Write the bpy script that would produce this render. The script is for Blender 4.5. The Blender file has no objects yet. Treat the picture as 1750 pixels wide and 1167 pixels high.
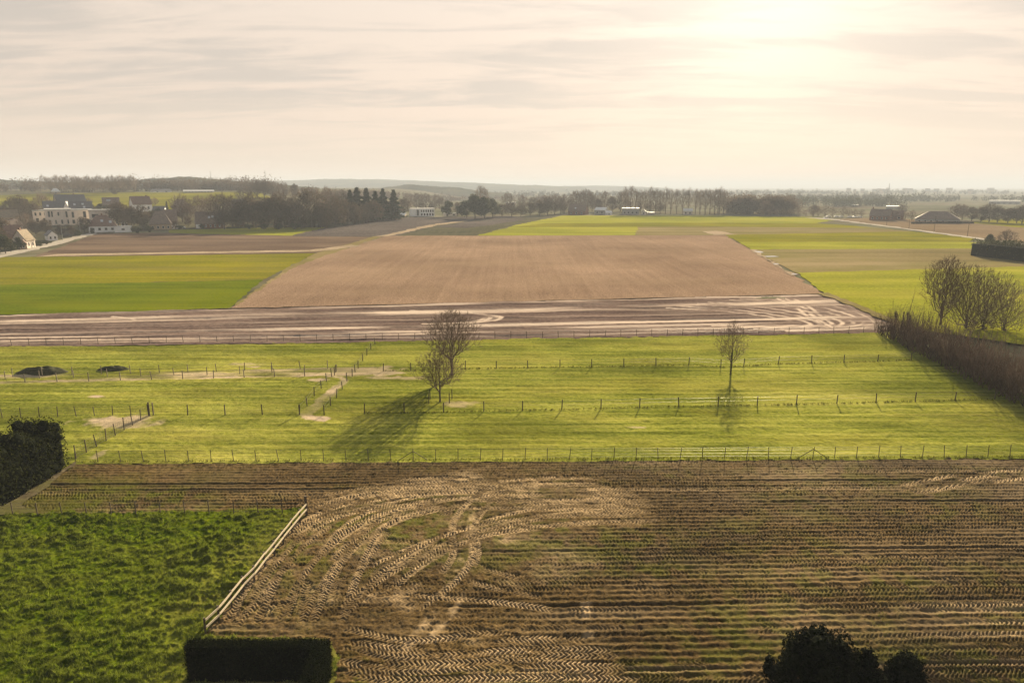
import bpy, math, random
import numpy as np
from mathutils import Vector, Matrix

SC = bpy.context.scene
COL = SC.collection
PI = math.pi
R = math.radians

# ------------------------------------------------------------------ camera
CAM_H = 28.0
PITCH = R(12.77)
F = 24.0 / 36.0 * 1750.0
cam_d = bpy.data.cameras.new('camera')
cam_d.lens = 24.0
cam_d.sensor_width = 36.0
cam_d.clip_start = 0.5
cam_d.clip_end = 60000.0
cam = bpy.data.objects.new('camera', cam_d)
COL.objects.link(cam)
cam.location = (0, 0, CAM_H)
cam.rotation_euler = (PI / 2 - PITCH, 0, 0)
SC.camera = cam


def ray(px, py):
    u = (px - 875.0) / F
    v = (583.5 - py) / F
    return (u, math.cos(PITCH) + v * math.sin(PITCH), -math.sin(PITCH) + v * math.cos(PITCH))


# ------------------------------------------------------------------ light
SUN_AZ = R(18.0)      # clockwise from +Y
SUN_EL = R(17.5)
sun_vec = Vector((math.sin(SUN_AZ) * math.cos(SUN_EL), math.cos(SUN_AZ) * math.cos(SUN_EL), math.sin(SUN_EL)))
sun_d = bpy.data.lights.new('sun', 'SUN')
sun_d.energy = 5.0
sun_d.angle = R(0.6)
sun_d.color = (1.0, 0.83, 0.55)
sun = bpy.data.objects.new('sun', sun_d)
COL.objects.link(sun)
sun.rotation_euler = (-sun_vec).to_track_quat('-Z', 'Y').to_euler()

SC.view_settings.view_transform = 'Standard'
SC.view_settings.look = 'None'
SC.view_settings.gamma = 1.0
SC.view_settings.exposure = 1.9
SC.view_settings.use_curve_mapping = False
SC.cycles.use_denoising = True
SC.cycles.max_bounces = 6
SC.cycles.diffuse_bounces = 2
SC.cycles.volume_bounces = 0
SC.cycles.transparent_max_bounces = 8
SC.cycles.sample_clamp_indirect = 4.0


class NT:
    """small helper around a node tree"""
    def __init__(self, tree):
        self.t = tree

    def n(self, typ, **kw):
        nd = self.t.nodes.new(typ)
        for k, v in kw.items():
            setattr(nd, k, v)
        return nd

    def l(self, a, b):
        self.t.links.new(a, b)

    def val(self, sock, v):
        if hasattr(v, 'is_output'):
            self.l(v, sock)
        else:
            sock.default_value = v

    def math(self, op, a, b=0.0, c=0.0, clamp=False):
        nd = self.n('ShaderNodeMath', operation=op, use_clamp=clamp)
        self.val(nd.inputs[0], a)
        self.val(nd.inputs[1], b)
        self.val(nd.inputs[2], c)
        return nd.outputs[0]

    def vmath(self, op, a, b=(0, 0, 0)):
        nd = self.n('ShaderNodeVectorMath', operation=op)
        self.val(nd.inputs[0], a)
        self.val(nd.inputs[1], b)
        return nd.outputs['Value'] if op in ('DOT_PRODUCT', 'LENGTH') else nd.outputs['Vector']

    def mix(self, fac, a, b, blend='MIX'):
        nd = self.n('ShaderNodeMix', data_type='RGBA', blend_type=blend)
        self.val(nd.inputs[0], fac)
        self.val(nd.inputs[6], a if hasattr(a, 'is_output') else (*a, 1.0))
        self.val(nd.inputs[7], b if hasattr(b, 'is_output') else (*b, 1.0))
        return nd.outputs[2]

    def noise(self, vec, scale, detail=4.0, rough=0.6, dist=0.0):
        nd = self.n('ShaderNodeTexNoise')
        self.l(vec, nd.inputs['Vector'])
        nd.inputs['Scale'].default_value = scale
        nd.inputs['Detail'].default_value = detail
        nd.inputs['Roughness'].default_value = rough
        nd.inputs['Distortion'].default_value = dist
        return nd.outputs[0]

    def ramp(self, fac, stops, interp='LINEAR'):
        nd = self.n('ShaderNodeValToRGB')
        cr = nd.color_ramp
        cr.interpolation = interp
        while len(cr.elements) < len(stops):
            cr.elements.new(0.5)
        for e, (p, c) in zip(cr.elements, stops):
            e.position = p
            e.color = (*c, 1.0) if len(c) == 3 else c
        self.val(nd.inputs[0], fac)
        return nd.outputs[0]

    def mrange(self, v, a, b, c=0.0, d=1.0, smooth=False):
        nd = self.n('ShaderNodeMapRange', interpolation_type='SMOOTHSTEP' if smooth else 'LINEAR')
        self.val(nd.inputs[0], v)
        for i, x in enumerate((a, b, c, d)):
            nd.inputs[1 + i].default_value = x
        return nd.outputs[0]

    def mapping(self, vec, scale=(1, 1, 1), rot=(0, 0, 0), loc=(0, 0, 0)):
        nd = self.n('ShaderNodeMapping')
        self.l(vec, nd.inputs[0])
        nd.inputs['Location'].default_value = loc
        nd.inputs['Rotation'].default_value = rot
        nd.inputs['Scale'].default_value = scale
        return nd.outputs[0]


# ------------------------------------------------------------------ sky
world = bpy.data.worlds.new('World')
SC.world = world
world.use_nodes = True
wt = NT(world.node_tree)
for nd in list(world.node_tree.nodes):
    world.node_tree.nodes.remove(nd)
sky = wt.n('ShaderNodeTexSky', sky_type='NISHITA')
sky.sun_disc = False
sky.sun_elevation = SUN_EL
sky.sun_rotation = SUN_AZ
sky.air_density = 1.0
sky.dust_density = 2.5
sky.ozone_density = 1.0
wc = wt.n('ShaderNodeTexCoord')
dirv = wt.vmath('NORMALIZE', wc.outputs['Generated'])
sep = wt.n('ShaderNodeSeparateXYZ')
wt.l(dirv, sep.inputs[0])
dz = wt.math('MAXIMUM', sep.outputs['Z'], 0.0)
dot = wt.vmath('DOT_PRODUCT', dirv, tuple(sun_vec))
half = wt.math('MULTIPLY_ADD', dot, 0.5, 0.5)
broad = wt.math('POWER', half, 1.15)
glow = wt.math('POWER', wt.math('MAXIMUM', dot, 0.0), 14.0)
core = wt.math('POWER', wt.math('MAXIMUM', dot, 0.0), 75.0)
lum = wt.math('MULTIPLY_ADD', broad, 2.15, 1.10)
lum = wt.math('MULTIPLY_ADD', glow, 0.15, lum)
lum = wt.math('MULTIPLY_ADD', core, 1.0, lum)
# thin stretched cloud layer seen in perspective
inv = wt.math('DIVIDE', 1.0, wt.math('ADD', dz, 0.10))
cu = wt.n('ShaderNodeCombineXYZ')
wt.l(wt.math('MULTIPLY', sep.outputs['X'], inv), cu.inputs[0])
wt.l(wt.math('MULTIPLY', sep.outputs['Y'], inv), cu.inputs[1])
n1 = wt.noise(wt.mapping(cu.outputs[0], (0.35, 1.1, 1), (0, 0, R(9)), (11.7, 4.4, 0)), 1.6, 6.0, 0.55, 0.6)
n2 = wt.noise(wt.mapping(cu.outputs[0], (0.8, 2.6, 1), (0, 0, R(-14)), (3.1, 7.7, 0)), 1.3, 7.0, 0.6, 1.2)
streak = wt.math('ADD', wt.math('MULTIPLY', n1, 0.6), wt.math('MULTIPLY', n2, 0.4))
cl = wt.mrange(streak, 0.41, 0.56, 0.0, 1.0, True)
warm = wt.ramp(dz, [(0.0, (1.09, 0.885, 0.71)), (0.10, (1.09, 0.890, 0.725)), (0.25, (1.07, 0.92, 0.78)), (0.36, (1.03, 0.92, 0.82)), (0.65, (0.72, 0.73, 0.74)), (1.0, (0.52, 0.58, 0.66))])
grey = wt.ramp(dz, [(0.0, (1.09, 0.885, 0.71)), (0.05, (1.03, 0.855, 0.69)), (0.12, (0.86, 0.75, 0.645)), (0.36, (0.78, 0.715, 0.64)), (0.65, (0.56, 0.60, 0.64)), (1.0, (0.42, 0.49, 0.60))])
veil = wt.mix(cl, grey, warm)
vs = wt.n('ShaderNodeVectorMath', operation='SCALE')
wt.l(veil, vs.inputs[0])
wt.l(lum, vs.inputs['Scale'])
skymix = wt.mix(0.99, sky.outputs[0], vs.outputs[0])
bg = wt.n('ShaderNodeBackground')
bg.inputs['Strength'].default_value = 0.074
wt.l(skymix, bg.inputs['Color'])
wo = wt.n('ShaderNodeOutputWorld')
wt.l(bg.outputs[0], wo.inputs['Surface'])


# ------------------------------------------------------------------ terrain
def sstep(t):
    t = np.clip(t, 0.0, 1.0)
    return t * t * (3 - 2 * t)


def terrain(x, y):
    x = np.asarray(x, float)
    y = np.asarray(y, float)
    return 23.0 * sstep((y - 320.0) / 560.0) * sstep((-70.0 - x) / 240.0)


def at(px, py):
    """point where the line of sight through a photo pixel meets the terrain"""
    d = ray(px, py)
    if d[2] > -0.0008:
        d = (d[0], d[1], -0.0008)
    t1 = CAM_H / -d[2]
    ts = np.concatenate([np.linspace(8.0, min(t1, 2500.0), 1500), [t1]])
    h = CAM_H + ts * d[2] - terrain(ts * d[0], ts * d[1])
    i = int(np.argmax(h <= 1e-6)) if (h <= 1e-6).any() else len(ts) - 1
    if i == 0:
        t = ts[0]
    else:
        a, b = ts[i - 1], ts[i]
        for _ in range(40):
            m = 0.5 * (a + b)
            if CAM_H + m * d[2] - float(terrain(m * d[0], m * d[1])) > 0:
                a = m
            else:
                b = m
        t = 0.5 * (a + b)
    x, y = t * d[0], t * d[1]
    return Vector((x, y, float(terrain(x, y))))


def z_at(y, py):
    """height of the line of sight through row py at distance y"""
    d = ray(875, py)
    return CAM_H + y * d[2] / d[1]


# ------------------------------------------------------------------ mesh helpers
def tag(o, label=None, cat=None, group=None, kind=None):
    if label:
        o['label'] = label
    if cat:
        o['category'] = cat
    if group:
        o['group'] = group
    if kind:
        o['kind'] = kind
    return o


def np_mesh(name, verts, faces, mat=None, smooth=False, attrs=None):
    """verts (n,3); faces: (m,k) array or list of such arrays"""
    verts = np.asarray(verts, np.float32)
    if not isinstance(faces, list):
        faces = [faces]
    faces = [np.asarray(f, np.int32) for f in faces if len(f)]
    me = bpy.data.meshes.new(name)
    me.vertices.add(len(verts))
    me.vertices.foreach_set('co', verts.ravel())
    nl = sum(f.size for f in faces)
    npoly = sum(len(f) for f in faces)
    me.loops.add(nl)
    me.polygons.add(npoly)
    me.loops.foreach_set('vertex_index', np.concatenate([f.ravel() for f in faces]))
    tot = np.concatenate([np.full(len(f), f.shape[1], np.int32) for f in faces])
    st = np.concatenate([[0], np.cumsum(tot)[:-1]]).astype(np.int32)
    me.polygons.foreach_set('loop_start', st)
    me.polygons.foreach_set('loop_total', tot)
    if smooth:
        me.polygons.foreach_set('use_smooth', np.ones(npoly, bool))
    for k, v in (attrs or {}).items():
        a = me.attributes.new(k, 'FLOAT', 'POINT')
        a.data.foreach_set('value', np.asarray(v, np.float32).ravel())
    me.update(calc_edges=True)
    me.validate()
    if mat:
        me.materials.append(mat)
    return me


def link(name, data, parent=None, loc=None):
    o = bpy.data.objects.new(name, data)
    COL.objects.link(o)
    if parent is not None:
        o.parent = parent
    if loc is not None:
        o.location = loc
    return o


def empty(name, loc, rz=0.0, label=None, cat=None, group=None):
    o = link(name, None, None, loc)
    o.empty_display_size = 0.5
    o.rotation_euler = (0, 0, rz)
    return tag(o, label, cat, group)


class MB:
    """collects simple solids and links them as one mesh"""
    def __init__(self):
        self.v, self.f, self.n = [], [], 0

    def add(self, v, f):
        self.v += [tuple(p) for p in v]
        self.f += [tuple(i + self.n for i in q) for q in f]
        self.n += len(v)
        return self

    def box(self, x0, x1, y0, y1, z0, z1, top=1.0):
        cx, cy = (x0 + x1) / 2, (y0 + y1) / 2
        v = [(x0, y0, z0), (x1, y0, z0), (x1, y1, z0), (x0, y1, z0)]
        v += [(cx + (x - cx) * top, cy + (y - cy) * top, z1) for x, y, _ in v]
        f = [(3, 2, 1, 0), (4, 5, 6, 7), (0, 1, 5, 4), (1, 2, 6, 5), (2, 3, 7, 6), (3, 0, 4, 7)]
        return self.add(v, f)

    def tube(self, p0, p1, r0, r1=None, k=6):
        r1 = r0 if r1 is None else r1
        p0, p1 = Vector(p0), Vector(p1)
        d = (p1 - p0).normalized()
        a = d.orthogonal().normalized()
        b = d.cross(a)
        v = []
        for p, r in ((p0, r0), (p1, r1)):
            v += [p + (a * math.cos(2 * PI * i / k) + b * math.sin(2 * PI * i / k)) * r for i in range(k)]
        f = [(i, (i + 1) % k, k + (i + 1) % k, k + i) for i in range(k)]
        f += [tuple(range(k - 1, -1, -1)), tuple(range(k, 2 * k))]
        return self.add(v, f)

    def mesh(self, name, mat):
        me = bpy.data.meshes.new(name)
        me.from_pydata(self.v, [], self.f)
        me.update()
        if mat:
            me.materials.append(mat)
        return me

    def build(self, name, mat, parent=None, loc=None):
        return link(name, self.mesh(name, mat), parent, loc)


def vnoise(x, y, scale, seed, octs=4, gain=0.5):
    """fractal value noise on arrays, range about -1..1"""
    out = np.zeros_like(x, dtype=float)
    amp, tot = 1.0, 0.0
    for o in range(octs):
        rs = np.random.RandomState(seed + o * 17)
        tab = rs.rand(256, 256) * 2 - 1
        u, v = x * scale + 37.1 * o, y * scale + 11.7 * o
        iu, iv = np.floor(u).astype(int), np.floor(v).astype(int)
        fu, fv = u - iu, v - iv
        fu = fu * fu * (3 - 2 * fu)
        fv = fv * fv * (3 - 2 * fv)
        a = tab[iu % 256, iv % 256]
        b = tab[(iu + 1) % 256, iv % 256]
        c = tab[iu % 256, (iv + 1) % 256]
        d = tab[(iu + 1) % 256, (iv + 1) % 256]
        out += amp * ((a * (1 - fu) + b * fu) * (1 - fv) + (c * (1 - fu) + d * fu) * fv)
        tot += amp
        amp *= gain
        scale *= 2.0
    return out / tot * 1.6


# ------------------------------------------------------------------ materials
def new_mat(name):
    m = bpy.data.materials.new(name)
    m.use_nodes = True
    t = NT(m.node_tree)
    b = m.node_tree.nodes['Principled BSDF']
    return m, t, b


def obj_mat(name, col, rough=0.7, var=0.25, scale=6.0, spec=0.3, bump=0.0, rnd=0.0, stretch=(1, 1, 1)):
    """generic weathered surface: colour mottled by object-space noise"""
    m, t, b = new_mat(name)
    tc = t.n('ShaderNodeTexCoord')
    nz = t.noise(t.mapping(tc.outputs['Object'], stretch), scale, 5.0, 0.6)
    lo = tuple(c * (1 - var) for c in col)
    hi = tuple(min(1.0, c * (1 + var)) for c in col)
    c = t.ramp(nz, [(0.3, lo), (0.7, hi)])
    if rnd:
        oi = t.n('ShaderNodeObjectInfo')
        k = t.mrange(oi.outputs['Random'], 0, 1, 1 - rnd, 1 + rnd)
        vs_ = t.n('ShaderNodeVectorMath', operation='SCALE')
        t.l(c, vs_.inputs[0])
        t.l(k, vs_.inputs['Scale'])
        c = vs_.outputs[0]
    t.l(c, b.inputs['Base Color'])
    b.inputs['Roughness'].default_value = rough
    b.inputs['Specular IOR Level'].default_value = spec
    if bump:
        bp = t.n('ShaderNodeBump')
        bp.inputs['Strength'].default_value = bump
        bp.inputs['Distance'].default_value = 0.05
        t.l(nz, bp.inputs['Height'])
        t.l(bp.outputs[0], b.inputs['Normal'])
    return m


def leaf_mat(name, lo, hi, trans=0.25, rough=0.55):
    m, t, b = new_mat(name)
    g = t.n('ShaderNodeNewGeometry')
    nz = t.noise(g.outputs['Position'], 1.3, 3.0)
    rnd = t.math('ADD', t.math('MULTIPLY', g.outputs['Random Per Island'], 0.7), t.math('MULTIPLY', nz, 0.3))
    c = t.ramp(rnd, [(0.1, lo), (0.85, hi)])
    t.l(c, b.inputs['Base Color'])
    b.inputs['Roughness'].default_value = 0.9
    b.inputs['Specular IOR Level'].default_value = 0.02
    tr = t.n('ShaderNodeBsdfTranslucent')
    t.l(c, tr.inputs[0])
    mx = t.n('ShaderNodeMixShader')
    mx.inputs[0].default_value = trans
    t.l(b.outputs[0], mx.inputs[1])
    t.l(tr.outputs[0], mx.inputs[2])
    out = m.node_tree.nodes['Material Output']
    t.l(mx.outputs[0], out.inputs['Surface'])
    return m


def land_mat(name, stops, fine=2.0, rowscale=(0.03, 1.2, 1), rot=0.0, rowamt=0.3, big=0.02, tint=None, tintamt=0.5,
             bump=0.5, bdist=0.1, rough=1.0, spec=0.0, extra=None, gain=1.0, sq=0.60):
    """ground cover: fine grain + stretched rows + broad patches, all from world position"""
    m, t, b = new_mat(name)
    g = t.n('ShaderNodeNewGeometry')
    pos = g.outputs['Position']
    f = t.noise(pos, fine, 6.0, 0.68)
    rws = t.noise(t.mapping(pos, rowscale, (0, 0, rot)), 1.0, 5.0, 0.65)
    bg_ = t.noise(pos, big, 4.0, 0.6)
    k = t.math('ADD', t.math('MULTIPLY', f, 1.0 - rowamt), t.math('MULTIPLY', rws, rowamt))
    k = t.math('ADD', k, t.math('MULTIPLY', t.math('SUBTRACT', bg_, 0.5), 0.45))
    c = t.ramp(k, [(0.5 + (p_ - 0.5) * sq, tuple(v_ * gain for v_ in c_)) for p_, c_ in stops])
    if tint:
        b2 = t.noise(t.mapping(pos, (0.4, 1.0, 1.0), (0, 0, rot), (31, 57, 0)), big * 3.5, 5.0, 0.6)
        c = t.mix(t.mrange(b2, 0.42, 0.68, 0.0, tintamt, True), c, tint)
    for (attr, col, amt) in extra or []:
        an = t.n('ShaderNodeAttribute', attribute_name=attr)
        c = t.mix(t.math('MULTIPLY', an.outputs['Fac'], amt, clamp=True), c, col)
    t.l(c, b.inputs['Base Color'])
    b.inputs['Roughness'].default_value = rough
    b.inputs['Specular IOR Level'].default_value = spec
    if bump:
        bp = t.n('ShaderNodeBump')
        bp.inputs['Strength'].default_value = bump
        bp.inputs['Distance'].default_value = bdist
        t.l(t.math('ADD', f, t.math('MULTIPLY', rws, 0.8)), bp.inputs['Height'])
        t.l(bp.outputs[0], b.inputs['Normal'])
    return m


M = {}
M['far_ground'] = land_mat('far_ground', [(0.3, (0.07, 0.075, 0.045)), (0.5, (0.14, 0.14, 0.085)), (0.7, (0.21, 0.19, 0.14))], 0.05, (0.004, 0.02, 1), 0.05, 0.4, 0.004, (0.10, 0.07, 0.05), 0.7, 0.0, gain=0.8)
M['meadow'] = land_mat('meadow', [(0.24, (0.045, 0.055, 0.005)), (0.42, (0.122, 0.136, 0.018)), (0.56, (0.200, 0.205, 0.036)), (0.74, (0.30, 0.280, 0.065))],
                       1.9, (0.022, 0.95, 1), R(-3.6), 0.58, 0.035, (0.21, 0.165, 0.03), 0.28, 0.8, 0.14,
                       extra=[('bare', (0.46, 0.35, 0.25), 1.0), ('dark', (0.045, 0.055, 0.006), 0.62)], gain=1.05)
M['tussock'] = land_mat('tussock', [(0.25, (0.016, 0.030, 0.001)), (0.5, (0.060, 0.090, 0.003)), (0.75, (0.125, 0.145, 0.008))],
                        3.0, (0.5, 1.0, 1), 0, 0.2, 0.08, (0.085, 0.085, 0.012), 0.5, 0.8, 0.1,
                        extra=[('dry', (0.13, 0.115, 0.03), 0.8)], gain=0.85)
M['plough_near'] = land_mat('plough_near', [(0.28, (0.026, 0.015, 0.005)), (0.48, (0.084, 0.053, 0.019)), (0.66, (0.165, 0.107, 0.044))],
                            3.5, (0.08, 1.4, 1), 0, 0.3, 0.05, (0.085, 0.062, 0.036), 0.4, 0.5, 0.06, 1.0, 0.02,
                            extra=[('weed', (0.072, 0.074, 0.008), 0.95), ('pale', (0.50, 0.36, 0.21), 0.85), ('rut_dark', (0.018, 0.011, 0.007), 0.85)], gain=0.760)
M['strip'] = land_mat('strip', [(0.3, (0.040, 0.027, 0.024)), (0.5, (0.080, 0.055, 0.048)), (0.7, (0.125, 0.090, 0.078))],
                      1.2, (0.02, 1.6, 1), R(4), 0.55, 0.02, None, 0, 0.5, 0.08, 1.0, 0.0,
                      extra=[('pale', (0.52, 0.42, 0.345), 0.95)], gain=1.25)  # pale crushed soil, with the glint of the wheelings put into colour
M['stubble'] = land_mat('stubble', [(0.30, (0.095, 0.062, 0.042)), (0.5, (0.215, 0.146, 0.102)), (0.68, (0.35, 0.245, 0.172))],
                        2.4, (0.5, 0.012, 1), R(-12), 0.16, 0.012, (0.225, 0.16, 0.105), 0.35, 0.6, 0.12, gain=0.95, sq=0.8)
M['plough_far'] = land_mat('plough_far', [(0.3, (0.072, 0.047, 0.036)), (0.5, (0.115, 0.078, 0.058)), (0.7, (0.165, 0.115, 0.085))],
                           0.8, (0.005, 0.09, 1), R(-3), 0.55, 0.01, (0.18, 0.13, 0.09), 0.5, 0.7, 0.2, gain=0.8)
M['purple_soil'] = land_mat('purple_soil', [(0.32, (0.058, 0.047, 0.044)), (0.5, (0.095, 0.080, 0.075)), (0.68, (0.15, 0.125, 0.115))],
                            0.55, (0.03, 0.2, 1), R(12), 0.3, 0.012, None, 0, 0.8, 0.3, gain=0.8)
M['dark_crop'] = land_mat('dark_crop', [(0.3, (0.040, 0.045, 0.024)), (0.5, (0.075, 0.072, 0.045)), (0.7, (0.115, 0.10, 0.07))],
                          0.5, (0.25, 0.02, 1), R(-20), 0.35, 0.012, (0.10, 0.085, 0.05), 0.5, 0.7, 0.3, gain=0.85)
M['winter_wheat'] = land_mat('winter_wheat', [(0.28, (0.050, 0.072, 0.0015)), (0.5, (0.098, 0.130, 0.002)), (0.7, (0.150, 0.175, 0.004))],
                             1.6, (0.006, 0.16, 1), R(-3), 0.5, 0.02, (0.125, 0.13, 0.004), 0.5, 0.6, 0.12, gain=0.78)
M['olive_field'] = land_mat('olive_field', [(0.28, (0.080, 0.082, 0.003)), (0.5, (0.150, 0.145, 0.004)), (0.7, (0.22, 0.195, 0.010))],
                            1.1, (0.005, 0.11, 1), R(-3), 0.5, 0.015, (0.14, 0.12, 0.03), 0.5, 0.6, 0.15, gain=0.92)
M['bright_field'] = land_mat('bright_field', [(0.28, (0.120, 0.132, 0.010)), (0.5, (0.205, 0.210, 0.018)), (0.7, (0.285, 0.265, 0.035))],
                             1.2, (0.008, 0.09, 1), R(5), 0.45, 0.012, (0.16, 0.145, 0.025), 0.4, 0.5, 0.12, gain=1)
M['tan_field'] = land_mat('tan_field', [(0.28, (0.125, 0.098, 0.042)), (0.5, (0.185, 0.148, 0.068)), (0.7, (0.25, 0.195, 0.105))],
                          0.8, (0.004, 0.09, 1), R(3), 0.6, 0.012, (0.13, 0.12, 0.035), 0.6, 0.6, 0.15, gain=0.95)
M['brown_field'] = land_mat('brown_field', [(0.28, (0.115, 0.080, 0.050)), (0.5, (0.165, 0.118, 0.072)), (0.7, (0.215, 0.16, 0.10))],
                            0.6, (0.012, 0.3, 1), R(6), 0.4, 0.012, None, 0, 0.6, 0.2, gain=0.9)
M['dirt'] = land_mat('dirt', [(0.3, (0.22, 0.165, 0.11)), (0.5, (0.32, 0.25, 0.175)), (0.7, (0.42, 0.33, 0.24))], 2.0, (0.5, 0.5, 1), 0, 0.2, 0.05, None, 0, 0.5, 0.05, gain=0.85)
M['mud'] = land_mat('mud', [(0.3, (0.075, 0.058, 0.038)), (0.5, (0.13, 0.105, 0.065)), (0.7, (0.20, 0.165, 0.105))], 1.5, (0.06, 1.5, 1), R(-1), 0.5, 0.05, (0.075, 0.08, 0.016), 0.7, 0.6, 0.1, gain=0.8)
M['road'] = land_mat('road', [(0.3, (0.33, 0.29, 0.245)), (0.5, (0.40, 0.36, 0.31)), (0.7, (0.46, 0.42, 0.37))], 0.8, (0.1, 0.1, 1), 0, 0.2, 0.02, None, 0, 0.2, 0.03, gain=0.8)
M['hill'] = land_mat('hill', [(0.35, (0.028, 0.034, 0.022)), (0.5, (0.045, 0.05, 0.03)), (0.65, (0.085, 0.08, 0.045))], 0.012, (0.003, 0.02, 1), 0, 0.3, 0.002, None, 0, 0.0, gain=1)
M['bark'] = obj_mat('bark', (0.085, 0.062, 0.046), 0.85, 0.35, 5.0, 0.2, 0.4)
M['twig'] = obj_mat('twig', (0.115, 0.076, 0.054), 0.8, 0.25, 2.0, 0.2)
M['twig_far'] = obj_mat('twig_far', (0.105, 0.072, 0.053), 0.85, 0.3, 0.6, 0.15, rnd=0.35)
M['twig_pale'] = obj_mat('twig_pale', (0.17, 0.125, 0.09), 0.85, 0.3, 0.6, 0.15, rnd=0.2)
M['hedge_twig'] = obj_mat('hedge_twig', (0.135, 0.090, 0.062), 0.85, 0.65, 0.45, 0.10)
M['ivy'] = leaf_mat('ivy', (0.018, 0.035, 0.008), (0.055, 0.075, 0.016))
M['laurel'] = leaf_mat('laurel', (0.003, 0.006, 0.0015), (0.045, 0.050, 0.010), 0.15, 0.6)  # random bright leaves put light glints into the leaf colour
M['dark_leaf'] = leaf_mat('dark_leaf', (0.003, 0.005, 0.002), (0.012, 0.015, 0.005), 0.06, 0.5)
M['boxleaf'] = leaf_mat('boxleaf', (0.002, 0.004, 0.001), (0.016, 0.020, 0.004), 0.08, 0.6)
M['conifer'] = leaf_mat('conifer', (0.014, 0.022, 0.012), (0.04, 0.05, 0.024), 0.08)
M['far_crown'] = leaf_mat('far_crown', (0.055, 0.042, 0.031), (0.125, 0.092, 0.066), 0.3, 0.9)
M['far_green'] = leaf_mat('far_green', (0.025, 0.032, 0.014), (0.07, 0.070, 0.032), 0.2, 0.9)
M['grass_blade'] = leaf_mat('grass_blade', (0.045, 0.070, 0.004), (0.19, 0.22, 0.03), 0.5, 0.6)
M['grass_long'] = leaf_mat('grass_long', (0.035, 0.045, 0.008), (0.11, 0.10, 0.02), 0.4, 0.7)
M['weed_blade'] = leaf_mat('weed_blade', (0.04, 0.055, 0.01), (0.10, 0.11, 0.02), 0.4, 0.7)
M['post'] = obj_mat('post', (0.085, 0.066, 0.050), 0.85, 0.35, 9.0, 0.2, 0.3)
M['post_grey'] = obj_mat('post_grey', (0.20, 0.165, 0.125), 0.8, 0.3, 9.0, 0.3, 0.3)
M['rail'] = obj_mat('rail', (0.50, 0.42, 0.30), 0.65, 0.25, 7.0, 0.35, 0.2)
M['wire'] = obj_mat('wire', (0.07, 0.06, 0.05), 0.5, 0.2, 3.0, 0.5)
M['white'] = obj_mat('white', (0.80, 0.80, 0.80), 0.7, 0.10, 0.7)
M['cream'] = obj_mat('cream', (0.66, 0.58, 0.51), 0.8, 0.14, 0.6)
M['brick'] = obj_mat('brick', (0.20, 0.105, 0.070), 0.85, 0.3, 2.0)
M['tanwall'] = obj_mat('tanwall', (0.36, 0.27, 0.185), 0.85, 0.2, 0.8)
M['slate'] = obj_mat('slate', (0.085, 0.080, 0.088), 0.6, 0.3, 1.5, 0.4)
M['redtile'] = obj_mat('redtile', (0.16, 0.095, 0.070), 0.75, 0.35, 1.5, 0.3)
M['browntile'] = obj_mat('browntile', (0.17, 0.125, 0.10), 0.8, 0.35, 1.2, 0.25)
M['tanroof'] = obj_mat('tanroof', (0.20, 0.15, 0.095), 0.8, 0.3, 1.2)
M['palesheet'] = obj_mat('palesheet', (0.62, 0.60, 0.57), 0.4, 0.1, 0.5, 0.5)
M['greysheet'] = obj_mat('greysheet', (0.30, 0.30, 0.30), 0.45, 0.15, 0.5, 0.5)
M['glass'] = obj_mat('glass', (0.020, 0.022, 0.026), 0.12, 0.2, 1.0, 0.6)
M['skylight'] = obj_mat('skylight', (0.45, 0.47, 0.5), 0.05, 0.1, 1.0, 1.0)
M['darkwood'] = obj_mat('darkwood', (0.05, 0.04, 0.034), 0.8, 0.2, 2.0)
M['car_white'] = obj_mat('car_white', (0.75, 0.75, 0.75), 0.25, 0.03, 0.5, 0.6)
M['car_dark'] = obj_mat('car_dark', (0.03, 0.03, 0.035), 0.25, 0.1, 0.5, 0.6)
M['tyre'] = obj_mat('tyre', (0.02, 0.02, 0.02), 0.8)
M['metal'] = obj_mat('metal', (0.28, 0.28, 0.28), 0.4, 0.1, 2.0, 0.5)
M['water'] = obj_mat('water', (0.10, 0.09, 0.08), 0.03, 0.1, 0.5, 1.0)
M['compost'] = obj_mat('compost', (0.036, 0.036, 0.014), 0.95, 0.5, 3.0, 0.1, 0.8)

# ------------------------------------------------------------------ ground sheets
def inside(px, py, poly):
    """vectorised point in polygon"""
    c = np.zeros(px.shape, bool)
    n = len(poly)
    for i in range(n):
        x0, y0 = poly[i][0], poly[i][1]
        x1, y1 = poly[(i + 1) % n][0], poly[(i + 1) % n][1]
        if y0 == y1:
            continue
        hit = ((y0 > py) != (y1 > py)) & (px < (x1 - x0) * (py - y0) / (y1 - y0) + x0)
        c ^= hit
    return c


def axis(lo, hi, step, far, grow=1.25):
    a = list(np.arange(lo, hi + 1e-6, step))
    s, x = step, hi
    while x < far[1]:
        s *= grow
        x += s
        a.append(x)
    s, x = step, lo
    while x > far[0]:
        s *= grow
        x -= s
        a.insert(0, x)
    return np.array(a)


gx = axis(-760, 120, 8.0, (-13000, 13000))
gy = axis(300, 900, 8.0, (-400, 13500))
GX, GY = np.meshgrid(gx, gy)
GZ = terrain(GX, GY) - np.interp(GY, [150, 205], [0.25, 0.03])
idx = np.arange(GX.size).reshape(GX.shape)
quads = np.stack([idx[:-1, :-1], idx[:-1, 1:], idx[1:, 1:], idx[1:, :-1]], -1).reshape(-1, 4)
tag(link('ground', np_mesh('ground', np.stack([GX, GY, GZ], -1).reshape(-1, 3), quads, M['far_ground'], True)), kind='structure')


erg = random.Random(99)


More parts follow.
